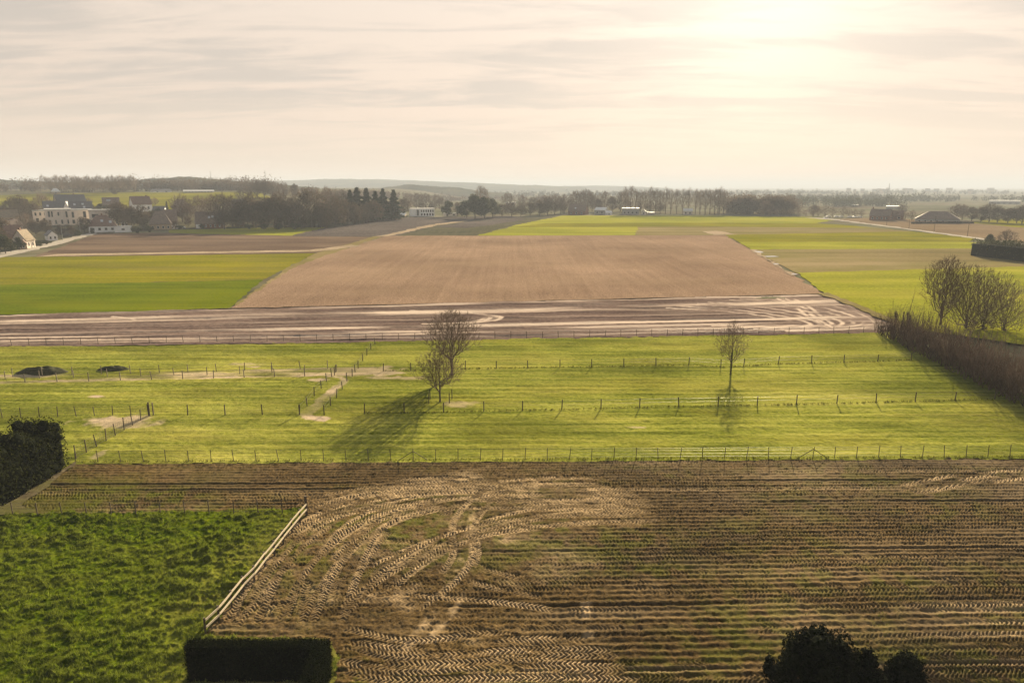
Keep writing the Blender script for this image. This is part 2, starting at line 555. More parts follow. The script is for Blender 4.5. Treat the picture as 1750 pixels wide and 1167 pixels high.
def world_poly(pts):
    """ground corners of a patch, with the slightly wandering edge a worked field has"""
    P = [at(*p) for p in pts]
    out = []
    for a, b in zip(P, P[1:] + P[:1]):
        L = (b - a).length
        dist = max(40.0, (a.y + b.y) / 2)
        n = int(max(1, min(60, L / (dist * 0.012))))
        d = (b - a).normalized()
        for i in range(n):
            q = a.lerp(b, i / n)
            w = 0.0 if i == 0 else erg.gauss(0, dist * 0.0017)
            out.append((q.x - d.y * w, q.y + d.x * w))
    return out


def sheet(name, poly_px, mat, layer, cell=6.0):
    """a field patch draped on the terrain from corners given as photo pixels"""
    import bmesh
    P = world_poly(poly_px)
    bm = bmesh.new()
    vs_ = [bm.verts.new((x, y, 0)) for x, y in P]
    bm.faces.new(vs_)
    xs, ys = [p[0] for p in P], [p[1] for p in P]
    if max(ys) > 320 and min(xs) < -60:
        for a, b, ax in ((min(xs), min(max(xs), 0), 0), (max(min(ys), 310), min(max(ys), 960), 1)):
            k = math.ceil(a / cell) * cell
            while k < b:
                co = (k, 0, 0) if ax == 0 else (0, k, 0)
                no = (1, 0, 0) if ax == 0 else (0, 1, 0)
                bmesh.ops.bisect_plane(bm, geom=bm.verts[:] + bm.edges[:] + bm.faces[:], dist=1e-5, plane_co=co, plane_no=no)
                k += cell
    bmesh.ops.triangulate(bm, faces=bm.faces[:])
    for v in bm.verts:
        v.co.z = float(terrain(v.co.x, v.co.y)) + 0.008 * layer
    bm.normal_update()
    me = bpy.data.meshes.new(name)
    bm.to_mesh(me)
    bm.free()
    me.materials.append(mat)
    for p in me.polygons:
        p.use_smooth = True
    if me.polygons and sum(p.normal.z for p in me.polygons) < 0:
        me.flip_normals()
    return tag(link(name, me), kind='structure')


# far left
sheet('hill_pasture', [(-260, 352), (-100, 338), (60, 331.5), (200, 329.5), (440, 329), (470, 341), (330, 352), (300, 372), (215, 366), (100, 352)], M['olive_field'], 1)
sheet('village_ground', [(-300, 372), (40, 356), (200, 356), (350, 362), (420, 372), (560, 388), (280, 394), (165, 398), (0, 434), (-300, 520)], M['dark_crop'], 2)
sheet('plough_field', [(-220, 500), (-160, 470), (60, 438), (162, 399), (290, 398), (500, 402.5), (650, 403), (600, 420), (530, 434.5), (300, 437), (0, 443)], M['plough_far'], 3)
sheet('green_strip_field', [(285, 393.5), (400, 390.5), (560, 388), (520, 397), (500, 403), (290, 398.5)], M['bright_field'], 4)
sheet('bare_field', [(500, 403.5), (560, 389), (640, 378), (705, 371), (870, 369), (900, 373), (790, 379.5), (745, 386), (680, 403), (640, 405)], M['purple_soil'], 5)
sheet('crop_field', [(675, 404), (745, 386), (790, 379), (905, 372.5), (965, 369), (885, 384), (815, 403)], M['dark_crop'], 6)
sheet('bare_field', [(745, 388), (800, 379), (880, 374), (900, 375), (830, 386), (800, 390)], M['purple_soil'], 6.5)
sheet('olive_field', [(-260, 470), (0, 440), (300, 436.5), (540, 433), (492, 457), (450, 478), (250, 483), (0, 487), (-260, 492)], M['olive_field'], 7)
sheet('wheat_field', [(-260, 493), (0, 487), (250, 483), (450, 478), (392, 527), (200, 533), (0, 538), (-260, 546)], M['winter_wheat'], 8)
sheet('field_edge', [(380, 528), (395, 526), (492, 457), (540, 433), (640, 404), (655, 404), (560, 437), (510, 460), (430, 516), (405, 526)], M['tan_field'], 9)
sheet('stubble_field', [(396, 527), (500, 459), (553, 438), (660, 403.5), (1240, 402), (1408, 502.5), (1300, 505), (800, 517.5)], M['stubble'], 10)
# green strips right of centre
sheet('grass_strip_field', [(815, 403), (885, 384), (962, 368.6), (1230, 369), (1400, 371), (1430, 376), (1395, 382), (1240, 381), (1090, 381.5), (930, 382)], M['bright_field'], 11)
sheet('olive_strip_field', [(880, 388.5), (930, 382), (1090, 381.5), (1240, 381), (1395, 382), (1445, 385), (1500, 390), (1240, 388), (1090, 388)], M['olive_field'], 12)
sheet('grass_strip_field', [(815, 403), (880, 388.5), (1090, 388), (1088, 402.5)], M['bright_field'], 13)
sheet('tan_strip_field', [(1088, 402.5), (1090, 388), (1240, 388), (1500, 390), (1560, 396), (1440, 398), (1240, 402)], M['tan_field'], 14)
sheet('dry_patch_field', [(1200, 396), (1225, 395), (1262, 401.5), (1220, 402)], M['dirt'], 15)
sheet('olive_strip_field', [(1240, 402), (1440, 398), (1560, 396), (1668, 408), (1655, 414), (1262, 414)], M['olive_field'], 16)
sheet('green_strip_field', [(1262, 414), (1655, 414), (1720, 418), (1720, 425), (1283, 427)], M['bright_field'], 17)
sheet('stubble_strip_field', [(1283, 427), (1720, 425), (1900, 432), (1950, 455), (1750, 458), (1362, 468)], M['tan_field'], 18)
sheet('green_field', [(1362, 467), (1530, 462), (1750, 456), (1960, 452), (2100, 520), (2100, 640), (1750, 590), (1536, 560), (1528, 551), (1408, 502)], M['bright_field'], 19)
sheet('brown_field', [(1425, 375), (1500, 372), (1640, 380), (1760, 384), (1960, 392), (2000, 440), (1760, 424), (1680, 410), (1550, 392)], M['brown_field'], 20)
sheet('pasture_field', [(1640, 380), (1760, 372), (1960, 378), (1960, 395), (1760, 391)], M['olive_field'], 21)
sheet('farm_track', [(1375, 372.6), (1400, 372.4), (1430, 375.2), (1550, 390.8), (1680, 408), (1800, 424), (1800, 428), (1680, 410.6), (1550, 392.6), (1425, 376.6)], M['road'], 23)
sheet('road', [(-220, 498), (-60, 455), (0, 441.5), (50, 430), (100, 418.5), (140, 407), (167, 399.5), (160, 397.5), (135, 402.5), (100, 411.5), (50, 423), (0, 433.5), (-60, 447), (-220, 486)], M['road'], 24)
sheet('dirt_track', [(640, 404.5), (663, 404.5), (690, 399), (740, 387), (800, 378.2), (790, 377.4), (735, 384.5), (680, 397), (658, 402)], M['dirt'], 25)
sheet('dirt_track', [(60, 439.5), (300, 434.5), (540, 431), (620, 421), (600, 419), (530, 428), (300, 431.5), (100, 435)], M['dirt'], 22)
for pl in ([(1283, 428), (1300, 428.6), (1310, 434), (1296, 434.5)], [(1300, 437.5), (1326, 437), (1338, 440.5), (1308, 441.5)], [(1318, 450.5), (1330, 450), (1334, 453.5), (1322, 454)], [(1349, 467.5), (1362, 467.5), (1366, 471.5), (1354, 471.5)]):
    cx_ = sum(q_[0] for q_ in pl) / 4
    cy_ = sum(q_[1] for q_ in pl) / 4
    sheet('puddle_water', [(cx_ + (q_[0] - cx_) * 0.7, cy_ + (q_[1] - cy_) * 0.45) for q_ in pl], M['water'], 27)
sheet('dirt_track', [(1280, 427), (1290, 427), (1345, 464), (1366, 470), (1352, 472), (1318, 449)], M['dirt'], 26)


sheet('field_edge', [(1396, 502.8), (1414, 500.5), (1470, 523), (1538, 551), (1552, 570), (1530, 567), (1526, 555), (1462, 527)], M['tan_field'], 28)


def fan_grid(py0, py1, px0, px1, rows, cols):
    """ground points spaced evenly as seen from the drone's height: finer near, coarser far"""
    py = np.linspace(py0, py1, rows)
    v = (583.5 - py) / F
    dy = math.cos(PITCH) + v * math.sin(PITCH)
    dz_ = -math.sin(PITCH) + v * math.cos(PITCH)
    t = CAM_H / -dz_
    px = np.linspace(px0, px1, cols)
    X = t[:, None] * ((px - 875.0) / F)[None, :]
    Y = np.repeat((t * dy)[:, None], cols, 1)
    return X, Y


def fan_sheet(name, X, Y, Z, poly, mat, attrs):
    ix = np.arange(X.size).reshape(X.shape)
    q = np.stack([ix[1:, :-1], ix[1:, 1:], ix[:-1, 1:], ix[:-1, :-1]], -1).reshape(-1, 4)
    cx = X.ravel()[q].mean(1)
    cy = Y.ravel()[q].mean(1)
    vin = inside(X.ravel(), Y.ravel(), poly)
    q = q[vin[q].any(1) | inside(cx, cy, poly)]
    used, invq = np.unique(q, return_inverse=True)
    V = np.stack([X, Y, Z], -1).reshape(-1, 3)[used]
    me = np_mesh(name, V, invq.reshape(-1, 4), mat, True, {k: a.ravel()[used] for k, a in attrs.items()})
    return tag(link(name, me), kind='structure')


def catmull(pts, step):
    P = [Vector((p[0], p[1], 0)) for p in pts]
    P = [P[0] * 2 - P[1]] + P + [P[-1] * 2 - P[-2]]
    out = []
    for i in range(1, len(P) - 2):
        n = max(2, int((P[i + 1] - P[i]).length / step))
        for k in range(n):
            t = k / n
            a, b, c, d = P[i - 1], P[i], P[i + 1], P[i + 2]
            out.append(0.5 * ((2 * b) + (c - a) * t + (2 * a - 5 * b + 4 * c - d) * t * t + (3 * b - a - 3 * c + d) * t ** 3))
    out.append(P[-2])
    return np.array([[p.x, p.y] for p in out])


def track_field(X, Y, line, width):
    """per grid point: distance along and across the nearest piece of a wheel track; nan outside"""
    S = np.full(X.shape, np.nan)
    T = np.full(X.shape, np.nan)
    best = np.full(X.shape, 1e9)
    seg = np.diff(line, axis=0)
    ln = np.hypot(seg[:, 0], seg[:, 1])
    cum = np.concatenate([[0], np.cumsum(ln)])
    Yrow = Y[:, 0]
    for i in range(len(seg)):
        if ln[i] < 1e-6:
            continue
        x0, y0 = line[i]
        x1, y1 = line[i + 1]
        r = np.where((Yrow >= min(y0, y1) - width) & (Yrow <= max(y0, y1) + width))[0]
        if not len(r):
            continue
        r0, r1 = r.min(), r.max() + 1
        xs = X[r0:r1]
        c = np.where(((xs >= min(x0, x1) - width) & (xs <= max(x0, x1) + width)).any(0))[0]
        if not len(c):
            continue
        c0, c1 = c.min(), c.max() + 1
        dx, dy = X[r0:r1, c0:c1] - x0, Y[r0:r1, c0:c1] - y0
        ux, uy = seg[i] / ln[i]
        s = dx * ux + dy * uy
        t = -dx * uy + dy * ux
        ok = (np.abs(t) < width) & (s > -0.05) & (s < ln[i] + 0.05) & (np.abs(t) < best[r0:r1, c0:c1])
        sl = (slice(r0, r1), slice(c0, c1))
        S[sl] = np.where(ok, cum[i] + s, S[sl])
        T[sl] = np.where(ok, t, T[sl])
        best[sl] = np.where(ok, np.abs(t), best[sl])
    return S, T


def chevron(s, t, pitch, half, d):
    ph = (s + d * np.abs(t) * 0.9) / pitch
    w = np.sin(2 * PI * ph)
    return np.clip(w * 2.2, -1, 1) * np.clip((half - np.abs(t)) / 0.08, 0, 1)


# ---- near ploughed field with tyre tread
rng = np.random.RandomState(7)
X, Y = fan_grid(776, 1300, -330, 2080, 450, 1500)
PLOUGH = world_poly([(128, 792), (600, 789), (1200, 785.5), (1750, 782.5), (2060, 781), (2200, 1350), (560, 1350), (575, 1120), (560, 1092), (345, 1086), (430, 985), (523, 869), (300, 874), (60, 878), (-300, 880), (-200, 850), (20, 865), (100, 812)])
row_w = 0.64
warp = 0.25 * vnoise(X, Y, 0.03, 5, 2) + 0.05 * vnoise(X, Y, 0.5, 6, 2)
rr = np.random.RandomState(3)
rdep, rdir, rph, rlug = rr.rand(400), np.where(rr.rand(400) > 0.45, 1.0, -1.0), rr.rand(400) * 3, 0.55 + 0.7 * rr.rand(400)
deep = (rr.rand(400) > 0.86)
brt = np.where(rr.rand(400) > 0.72, 1.0, 0.0)
rough = vnoise(X, Y, 1.1, 71, 4)
clod = vnoise(X, Y, 3.1, 73, 3, 0.7)
big = vnoise(X * 0.35, Y * 1.2, 0.10, 21, 3)


def rows(u, v):
    """tread rows running along u, stacked along v"""
    ri = np.floor(v / row_w).astype(int)
    t = (v / row_w - ri - 0.5) * row_w
    u = u + 0.10 * vnoise(u, v, 1.3, 23, 2)
    k = ri % 400
    lug = np.where(rdir[k] > 0, chevron(u + rph[k], t, 0.29, row_w / 2, 1.0), chevron(-u + rph[k], t, 0.29, row_w / 2, 1.0))
    fade = np.clip(0.75 + 1.15 * vnoise(u * 0.15, v * 0.9, 0.5, 22, 3) + 0.3 * big + 0.5 * vnoise(u, v, 1.7, 24, 2), 0.0, 1.4)
    h = 0.066 * lug * rlug[k] * fade - 0.034 * np.cos(2 * PI * t / row_w) - 0.035 * rdep[k] + 0.022 * rough + 0.026 * clod
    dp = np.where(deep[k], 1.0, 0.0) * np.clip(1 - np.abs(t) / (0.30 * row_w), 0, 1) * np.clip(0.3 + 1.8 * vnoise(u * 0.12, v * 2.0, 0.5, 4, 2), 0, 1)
    return h - 0.12 * dp, k, t, dp, np.clip(lug, 0, 1) * fade


H, k, tt, dp, crest = rows(X, Y - 0.010 * X + warp)
pale = np.clip(0.02 + 0.45 * vnoise(X, Y * 2.2, 0.10, 41, 4), 0, 1) * 0.4
pale += 0.45 * brt[k] * np.clip(0.3 + vnoise(X * 0.4, Y, 0.15, 43, 2), 0, 1) * (0.4 + 0.6 * crest)
weed = np.clip(0.45 + 0.9 * vnoise(X * 0.5, Y * 1.3, 0.12, 51, 4), 0, 1) * np.clip(0.5 + 1.2 * vnoise(X, Y, 0.9, 52, 3), 0, 1)
rut_dark = 0.9 * dp + 0.15 * np.clip(rough, 0, 1)  # darkens the soil colour in deep ruts, later in tread hollows


def g2(px, py):
    p = at(px, py)
    return (p.x, p.y)


TR = []   # headland tracks: curved passes near the gate, drawn in plan
tq = random.Random(8)
jt = lambda a=14: tq.uniform(-a, a)
for off in np.linspace(0, 1, 13):
    TR.append([g2(352 + 230 * off + jt(), 1085 - 8 * off), g2(445 + 170 * off + jt(), 960), g2(550 + 130 * off + jt(), 882 + 10 * off), g2(720 + 60 * off, 838 + 34 * off + jt(4)), g2(900, 822 + 50 * off + jt(5)), g2(1080 + 80 * off, 818 + 56 * off)])
for off in np.linspace(0, 1, 6):
    TR.append([g2(470 + 60 * off, 880), g2(550 + 50 * off, 850), g2(690 + 30 * off, 826 + 14 * off), g2(900, 818 + 16 * off)])
for off in np.linspace(0, 1, 8):
    TR.append([g2(560 + jt(30), 1080 + 70 * off), g2(700 + jt(), 1110 + 50 * off), g2(850 + 50 * off, 1095 + 60 * off + jt(8)), g2(1040 + 120 * off, 1090 + 70 * off)])
for off in np.linspace(0, 1, 2):
    TR.append([g2(600 + 20 * off, 1055 + 10 * off), g2(700 + 20 * off, 1035), g2(790 + 14 * off, 960), g2(800 + 14 * off, 880), g2(880 + 20 * off, 808)])
for off in np.linspace(0, 1, 6):
    TR.append([g2(560 + 90 * off + jt(), 1060 - 40 * off), g2(640 + 80 * off, 985 - 30 * off + jt(8)), g2(760 + 60 * off, 925 - 20 * off), g2(930 + 40 * off, 880 + 10 * off + jt(6)), g2(1150, 872 + 14 * off)])
for off in np.linspace(0, 1, 2):
    TR.append([g2(600 + 30 * off, 930 + 60 * off), g2(720, 950 + 60 * off + jt(10)), g2(830, 985 + 40 * off), g2(960 + 60 * off, 1010 + 40 * off)])
for off in np.linspace(0, 1, 3):
    TR.append([g2(1490, 838 + 3 * off), g2(1580, 830 + 3 * off), g2(1680, 812 + 4 * off), g2(1800, 803)])
headland = [g2(330, 1110), g2(530, 860), g2(560, 818), g2(900, 806), g2(930, 850), g2(960, 900), g2(900, 1000), g2(780, 1040), g2(960, 1120), g2(960, 1300), g2(560, 1300)]
wx, wy = 6.0 * vnoise(X, Y * 2, 0.09, 61, 4), 2.2 * vnoise(X, Y, 0.12, 62, 4)
hm = np.zeros_like(X)
for q_ in range(6):     # soft, frayed limit of the trampled headland
    ax_, ay_ = 3.2 * math.cos(q_ * 1.05), 1.8 * math.sin(q_ * 1.05)
    hm += inside(X + wx + ax_ + 1.5 * vnoise(X, Y, 0.6, 160 + q_, 3), Y + wy + ay_ + 1.0 * vnoise(X, Y, 0.6, 170 + q_, 3), headland) / 6.0
H = H * (1 - 0.72 * hm) + hm * (0.03 * rough + 0.03 * clod)
pale = pale * (1 - hm) + hm * np.clip(-0.10 + 0.8 * vnoise(X, Y * 1.5, 0.22, 72, 5, 0.6), 0, 1) * (0.5 + 0.5 * crest)
rut_dark = rut_dark * (1 - 0.6 * hm)
for j, ctl in enumerate(TR):
    for side in ((-0.95, 0.95) if j % 2 else (0.0,)):
        line = catmull(ctl, 0.6)
        tg = np.gradient(line, axis=0)
        tg /= np.maximum(np.hypot(tg[:, 0], tg[:, 1])[:, None], 1e-6)
        line = line + side * np.stack([-tg[:, 1], tg[:, 0]], -1)
        S, T = track_field(X, Y, line, 0.34)
        ok = ~np.isnan(S)
        s, t = np.where(ok, S, 0), np.where(ok, T, 0)
        wob = np.clip(0.45 + 1.2 * vnoise(X, Y, 0.22, 80 + j, 3), 0.0, 1.1)
        tl_ = float(np.hypot(*np.diff(line, axis=0).T).sum())
        wob = wob * np.clip(np.minimum(s, tl_ - s) / 5.0, 0, 1)
        ok &= wob > 0.25
        s = s + 0.08 * vnoise(X, Y, 1.3, 25, 2)
        cv = chevron(s if j % 3 else -s, t, 0.30, 0.34, 1.0)
        h = -0.05 + 0.06 * cv * wob + 0.035 * rough + 0.03 * clod
        H = np.where(ok, h, H)
        pale = np.where(ok, np.clip(0.05 + 0.65 * wob * np.clip(cv, 0, 1) + 0.25 * (wob - 0.6), 0, 0.9), pale)
        rut_dark = np.where(ok, 0.35 * np.clip(-cv, 0, 1), rut_dark)
        weed = np.where(ok, weed * 0.4, weed)
for ctl in ([(1003, 1200), (1005, 1100), (1001, 1028)], [(690, 1110), (765, 1015), (798, 930), (812, 850)], [(735, 1090), (790, 1010), (812, 930)], [(890, 850), (893, 818)], [(915, 850), (914, 816)]):
    S, T = track_field(X, Y, catmull([g2(*p_) for p_ in ctl], 0.8), 0.5)
    e = np.where(np.isnan(T), 0, np.clip((0.5 - np.abs(T)) / 0.3, 0, 1)) * np.clip(0.20 + 1.0 * vnoise(X, Y, 0.6, 65, 4), 0, 0.6)
    pale = np.maximum(pale, e)
edge_left = np.clip((at(430, 840).x - X) / 14.0, 0, 1) * np.clip(0.6 + vnoise(X * 0.4, Y, 0.3, 64, 3), 0, 1)
weed = np.clip(weed + 0.6 * edge_left, 0, 1)
H = H * (1 - 0.5 * edge_left) + 0.025 * vnoise(X, Y, 2.5, 91, 3)
fan_sheet('ploughed_field', X, Y, H - 0.03, PLOUGH, M['plough_near'], {'pale': np.clip(pale, 0, 1), 'weed': weed, 'rut_dark': rut_dark})
PL = (X, Y, weed)

# ---- near rough grass paddock
X, Y = fan_grid(868, 1300, -330, 640, 320, 620)
PADDOCK = world_poly([(-300, 880), (60, 878), (300, 874), (523, 869), (430, 985), (345, 1086), (560, 1092), (575, 1120), (560, 1350), (-300, 1350)])
b1 = vnoise(X, Y * 1.3, 0.55, 101, 3)
b2 = vnoise(X, Y * 1.2, 1.5, 103, 3)
dry = np.clip((X - at(300, 1000).x) / 9.0 + 0.5 * vnoise(X, Y, 0.25, 105, 3), 0, 1) * 0.9
amp = np.clip(1.15 - 0.75 * dry, 0.3, 1)
b3 = vnoise(X, Y, 3.6, 107, 2)
b4 = np.clip(0.5 + vnoise(X, Y, 0.25, 109, 3), 0.5, 1.2)
H = amp * b4 * (0.12 * np.abs(b1) + 0.30 * np.clip(b2, 0, 1) ** 1.1 + 0.14 * np.clip(b3, -0.2, 1) - 0.06)
fan_sheet('paddock_grass_field', X, Y, H, PADDOCK, M['tussock'], {'dry': dry})
PD = (X, Y, H, dry)

# ---- meadow
X, Y = fan_grid(560, 802, -420, 2200, 210, 1300)
MEADOW = world_poly([(-400, 599), (0, 592.5), (300, 589.5), (600, 585), (1000, 577.5), (1300, 572), (1528, 568), (1545, 575), (1650, 626), (1750, 672), (2180, 880), (2080, 781), (1750, 782.5), (1200, 785.5), (600, 789), (128, 792), (100, 812), (20, 865), (-400, 900)])
rowy = Y - 0.062 * X
H = 0.035 * vnoise(X * 0.12, rowy, 0.9, 111, 4) + 0.05 * vnoise(X, Y, 0.8, 113, 4)
bare = np.zeros_like(X)


def blob(px, py, rx, ry, amt=1.0, seed=0):
    p = at(px, py)
    d = np.hypot((X - p.x) / rx, (Y - p.y) / ry) + 0.35 * vnoise(X, Y, 0.7, 200 + seed, 3)
    return amt * np.clip((1.0 - d) * 2.2, 0, 1)


for a in ((640, 634, 5, 3.2, 0.9), (655, 645, 3, 1.0, .7), (700, 646, 2.5, 1.0, .6), (543, 649, 1.8, 0.8, .9), (165, 677, 1.5, 0.5, 1.0), (205, 722, 5.5, 2.4, .85), (225, 716, 3, 1.6, .8), (435, 626, 1.3, 0.5, 1.), (420, 622, 3, 1.0, .4),
          (600, 634, 5, 1.4, .8), (545, 714, 1.2, 0.5, .6), (1085, 730, 1.4, .4, .6), (790, 690, 2.5, 1.5, .45)):
    bare = np.maximum(bare, blob(*a, seed=int(a[0])))
for ctl, w, amt in (([(520, 704), (530, 712), (560, 717)], 0.55, 1.0), ([(522, 704), (547, 684), (572, 664), (587, 651), (582, 645), (560, 642)], 0.36, 1.0), ([(530, 706), (552, 686), (572, 668)], 0.3, .8),
                    ([(-300, 660), (0, 653), (200, 648.5), (400, 644), (560, 640.5), (600, 640)], 0.35, .95), ([(160, 784), (172, 774), (182, 768)], 0.25, .6)):
    S, T = track_field(X, Y, catmull([g2(*p) for p in ctl], 1.0), w + 0.5)
    e = np.where(np.isnan(T), 0, np.clip((w + 0.4 - np.abs(T) + 0.25 * vnoise(X, Y, 0.9, 131, 2)) / 0.35, 0, 1) * amt)
    bare = np.maximum(bare, e * np.clip(0.75 + 0.5 * vnoise(X, Y, 0.25, 132, 2), 0, 1))
S, T = track_field(X, Y, catmull([g2(*p) for p in [(-300, 652), (0, 647), (200, 643), (400, 638.5), (560, 635), (640, 634)]], 2.0), 2.6)
laneway = np.where(np.isnan(T), 0, np.clip((2.6 - np.abs(T)) / 0.5, 0, 1))
bare = np.maximum(bare, laneway * np.clip(0.30 + 0.8 * vnoise(X * 0.15, Y, 0.7, 134, 3), 0, 0.75))
dark = np.clip(0.25 + 1.3 * vnoise(X * 0.35, Y * 1.1, 0.14, 141, 5, 0.65), 0, 1) * 0.8
dark = np.maximum(dark, laneway * 0.95 * np.clip(0.5 + vnoise(X * 0.2, Y, 0.8, 143, 2), 0, 1))
fan_sheet('meadow_field', X, Y, H - 0.02, MEADOW, M['meadow'], {'bare': np.clip(bare, 0, 1), 'dark': dark})

# ---- bare strip with pale wheelings
X, Y = fan_grid(496, 602, -420, 1640, 170, 1500)
STRIP = world_poly([(-400, 545), (0, 538.5), (200, 533.5), (392, 527.5), (800, 517.5), (1300, 505.5), (1408, 502.5), (1528, 552), (1540, 567), (1300, 572), (1000, 577.5), (600, 585), (300, 589.5), (0, 592.5), (-400, 599)])
topY = np.interp(np.linspace(-420, 1640, 1500), [-400, 0, 200, 392, 800, 1300, 1408, 1540], [545, 538.5, 533.5, 527.5, 517.5, 505.5, 502.5, 500])
botY = np.interp(np.linspace(-420, 1640, 1500), [-400, 0, 300, 600, 1000, 1300, 1540], [599, 592.5, 589.5, 585, 577.5, 572, 567])
rowpx = np.linspace(496, 602, 170)[:, None]
fr = (rowpx - topY[None]) / (botY - topY)[None]     # 0 at the far edge, 1 at the near edge
pale = np.clip(0.02 + 0.5 * vnoise(X * 0.05, fr * 26, 1.0, 151, 3), 0, 1) * 0.28
for c, w, a, s in ((0.02, 0.030, .75, 1), (0.20, 0.050, 1.0, 2), (0.27, 0.028, .6, 14), (0.60, 0.034, 1.0, 5), (0.71, 0.028, .85, 7), (0.80, 0.028, .75, 9), (0.885, 0.022, .5, 10), (0.43, 0.018, .3, 11)):
    cc = c + 0.012 * vnoise(X * 0.02, X * 0 + s, 1.0, 160 + s, 2)
    e = np.clip(1.3 - np.abs(fr - cc) / w, 0, 1) * a * np.clip(0.65 + 0.9 * vnoise(X * 0.09, fr * 8 + s * 9, 0.5, 170 + s, 3), 0.05, 1)
    pale = np.maximum(pale, e)
loops = []
for q in range(4):
    x0 = 830 + q * 9
    loops.append([(x0 - 130, 530 + q), (x0 - 60, 531 + q), (x0 - 12, 536 + q), (x0, 542), (x0 - 12, 547.5), (x0 - 50, 551.5), (x0 - 110, 553)])
for q in range(9):
    x0 = 1512 - q * 18
    loops.append([(x0 - 230, 508 + 2.2 * q), (x0 - 130, 512 + 2.4 * q), (x0 - 50, 526 + 2 * q), (x0 - 4, 545 + q), (x0 - 8, 556), (x0 - 60, 562 - q), (x0 - 170, 566 - 1.4 * q)])
for q in range(3):
    loops.append([(1325 + 14 * q, 508), (1360 + 12 * q, 525), (1385 + 12 * q, 545), (1420 + 10 * q, 564)])
loops.append([(190, 541), (215, 543), (232, 546), (215, 549)])
for i, ctl in enumerate(loops):
    S, T = track_field(X, Y, catmull([g2(*p) for p in ctl], 1.5), 1.3)
    e = np.where(np.isnan(T), 0, np.clip(((0.75 if i < 4 else 0.62) - np.abs(T)) / 0.35, 0, 1) * np.clip(0.6 + 0.8 * vnoise(X, Y, 0.2, 190 + i, 3), 0.1, 1))
    pale = np.maximum(pale, e * (0.9 if i < 4 else 0.95))
rend = np.clip((X - at(1330, 530).x) / 18.0, 0, 1) * np.clip(0.5 + 0.8 * vnoise(X, Y * 1.6, 0.16, 195, 4), 0, 1)
pale = np.maximum(pale, 0.22 * rend)
wv = 0.14 * vnoise(X * 0.06, fr * 22, 1.0, 155, 3) + 0.04 * vnoise(X, Y, 0.9, 156, 3)
fan_sheet('ploughed_strip_field', X, Y, wv - 0.05 * pale, STRIP, M['strip'], {'pale': np.clip(pale, 0, 1)})
sheet('dirt_path', [(-300, 885), (-120, 868), (4, 866), (30, 852), (60, 834), (92, 813), (128, 789.5), (131, 791), (102, 814), (84, 832), (50, 852), (36, 864), (64, 874), (30, 880), (-60, 882)], M['mud'], 8)

# ------------------------------------------------------------------ fences
def post_mesh(name, r, h, mat, k=7):
    b = MB()
    b.tube((0, 0, -0.2), (0, 0, h - 0.05), r, r * 0.94, k)
    b.tube((0, 0, h - 0.05), (0, 0, h), r * 0.94, r * 0.45, k)
    return b.mesh(name, mat)


rnd = random.Random(11)


def line_px(a, b, n):
    """n points at equal spacing on the ground between two photo points"""
    A, B = at(*a), at(*b)
    out = []
    for i in range(n):
        p = A.lerp(B, i / (n - 1))
        p.z = float(terrain(p.x, p.y))
        out.append(p)
    return out


def fence(label, pts, h=1.25, r=0.06, wires=(0.35, 0.75, 1.15), wr=0.008, mat='post', group=None, cat='fence', braces=(), wmat='wire', name='wire_fence', mesh_net=False):
    root = empty(name, pts[0], 0, label, cat, group)
    o = pts[0]
    pm = post_mesh('post', r, h, M[mat])
    for p in pts:
        q = link('post', pm, root, p - o)
        q.rotation_euler = (rnd.gauss(0, 0.04), rnd.gauss(0, 0.04), rnd.random() * 6)
        q.scale = (1, 1, rnd.uniform(0.93, 1.06))
    for z in wires:
        b = MB()
        for p, q in zip(pts[:-1], pts[1:]):
            b.tube(p - o + Vector((0, -r, z)), q - o + Vector((0, -r, z)), wr, wr, 4)
        b.build('wire', M[wmat], root)
    if mesh_net:
        b = MB()
        for p, q in zip(pts[:-1], pts[1:]):
            n = max(2, int((q - p).length / 0.30))
            for i in range(1, n):
                c = p.lerp(q, i / n) - o + Vector((0, -r, 0))
                b.tube(c + Vector((0, 0, 0.05)), c + Vector((0, 0, max(wires))), wr * 0.8, wr * 0.8, 3)
        tag(b.build('wire_netting', M[wmat], root), kind='stuff')
    for i in braces:
        for s in (-1, 1):
            j = i + s
            if 0 <= j < len(pts):
                d = (pts[j] - pts[i]).normalized()
                MB().tube(pts[i] - o + Vector((0, 0, 1.0)), pts[i] - o + d * 1.5 + Vector((0, 0, 0.02)), 0.035, 0.035, 5).build('brace', M[mat], root)
    return root


long_lines = []
NEAR = line_px((74 + 55, 789.5), (1800, 780), 45)
fence('long wire fence of thin posts between meadow and tyre-marked plough', NEAR, 1.30, 0.036, (0.3, 0.6, 0.95, 1.2), 0.006, braces=(15, 33), mesh_net=False)
mid = [at(x, y) for x, y in ((623, 706), (691, 705.5), (758, 704.5), (827, 703), (893, 701), (960, 700), (1027, 698), (1093, 696.5), (1160, 695), (1227, 694), (1294, 692.5), (1361, 691), (1430, 689.5), (1497, 687.5), (1564, 686), (1632, 684), (1700, 682))]
fence('wire fence of dark posts across mid meadow, just in front of the forked tree pair', mid, 1.30, 0.07, (0.7, 1.15), 0.006)
back = [at(x, y) for x, y in ((655, 634), (702, 633), (745, 632), (795, 630.5), (848, 629.5), (902, 628.5), (957, 627.5), (1011, 627), (1066, 626), (1121, 625), (1177, 624), (1232, 627), (1271, 626), (1330, 622), (1387, 620.5), (1442, 619), (1500, 617.5), (1557, 615))]
fence('wire fence of dark posts behind the ivy-trunked tree, nearer the bare strip', back, 1.30, 0.07, (0.7, 1.15), 0.006)
fence('faint thin fence along the edge of the pale-streaked bare strip', line_px((-40, 590.5), (1526, 567.5), 58), 1.25, 0.045, (0.5, 0.85, 1.15), 0.008)
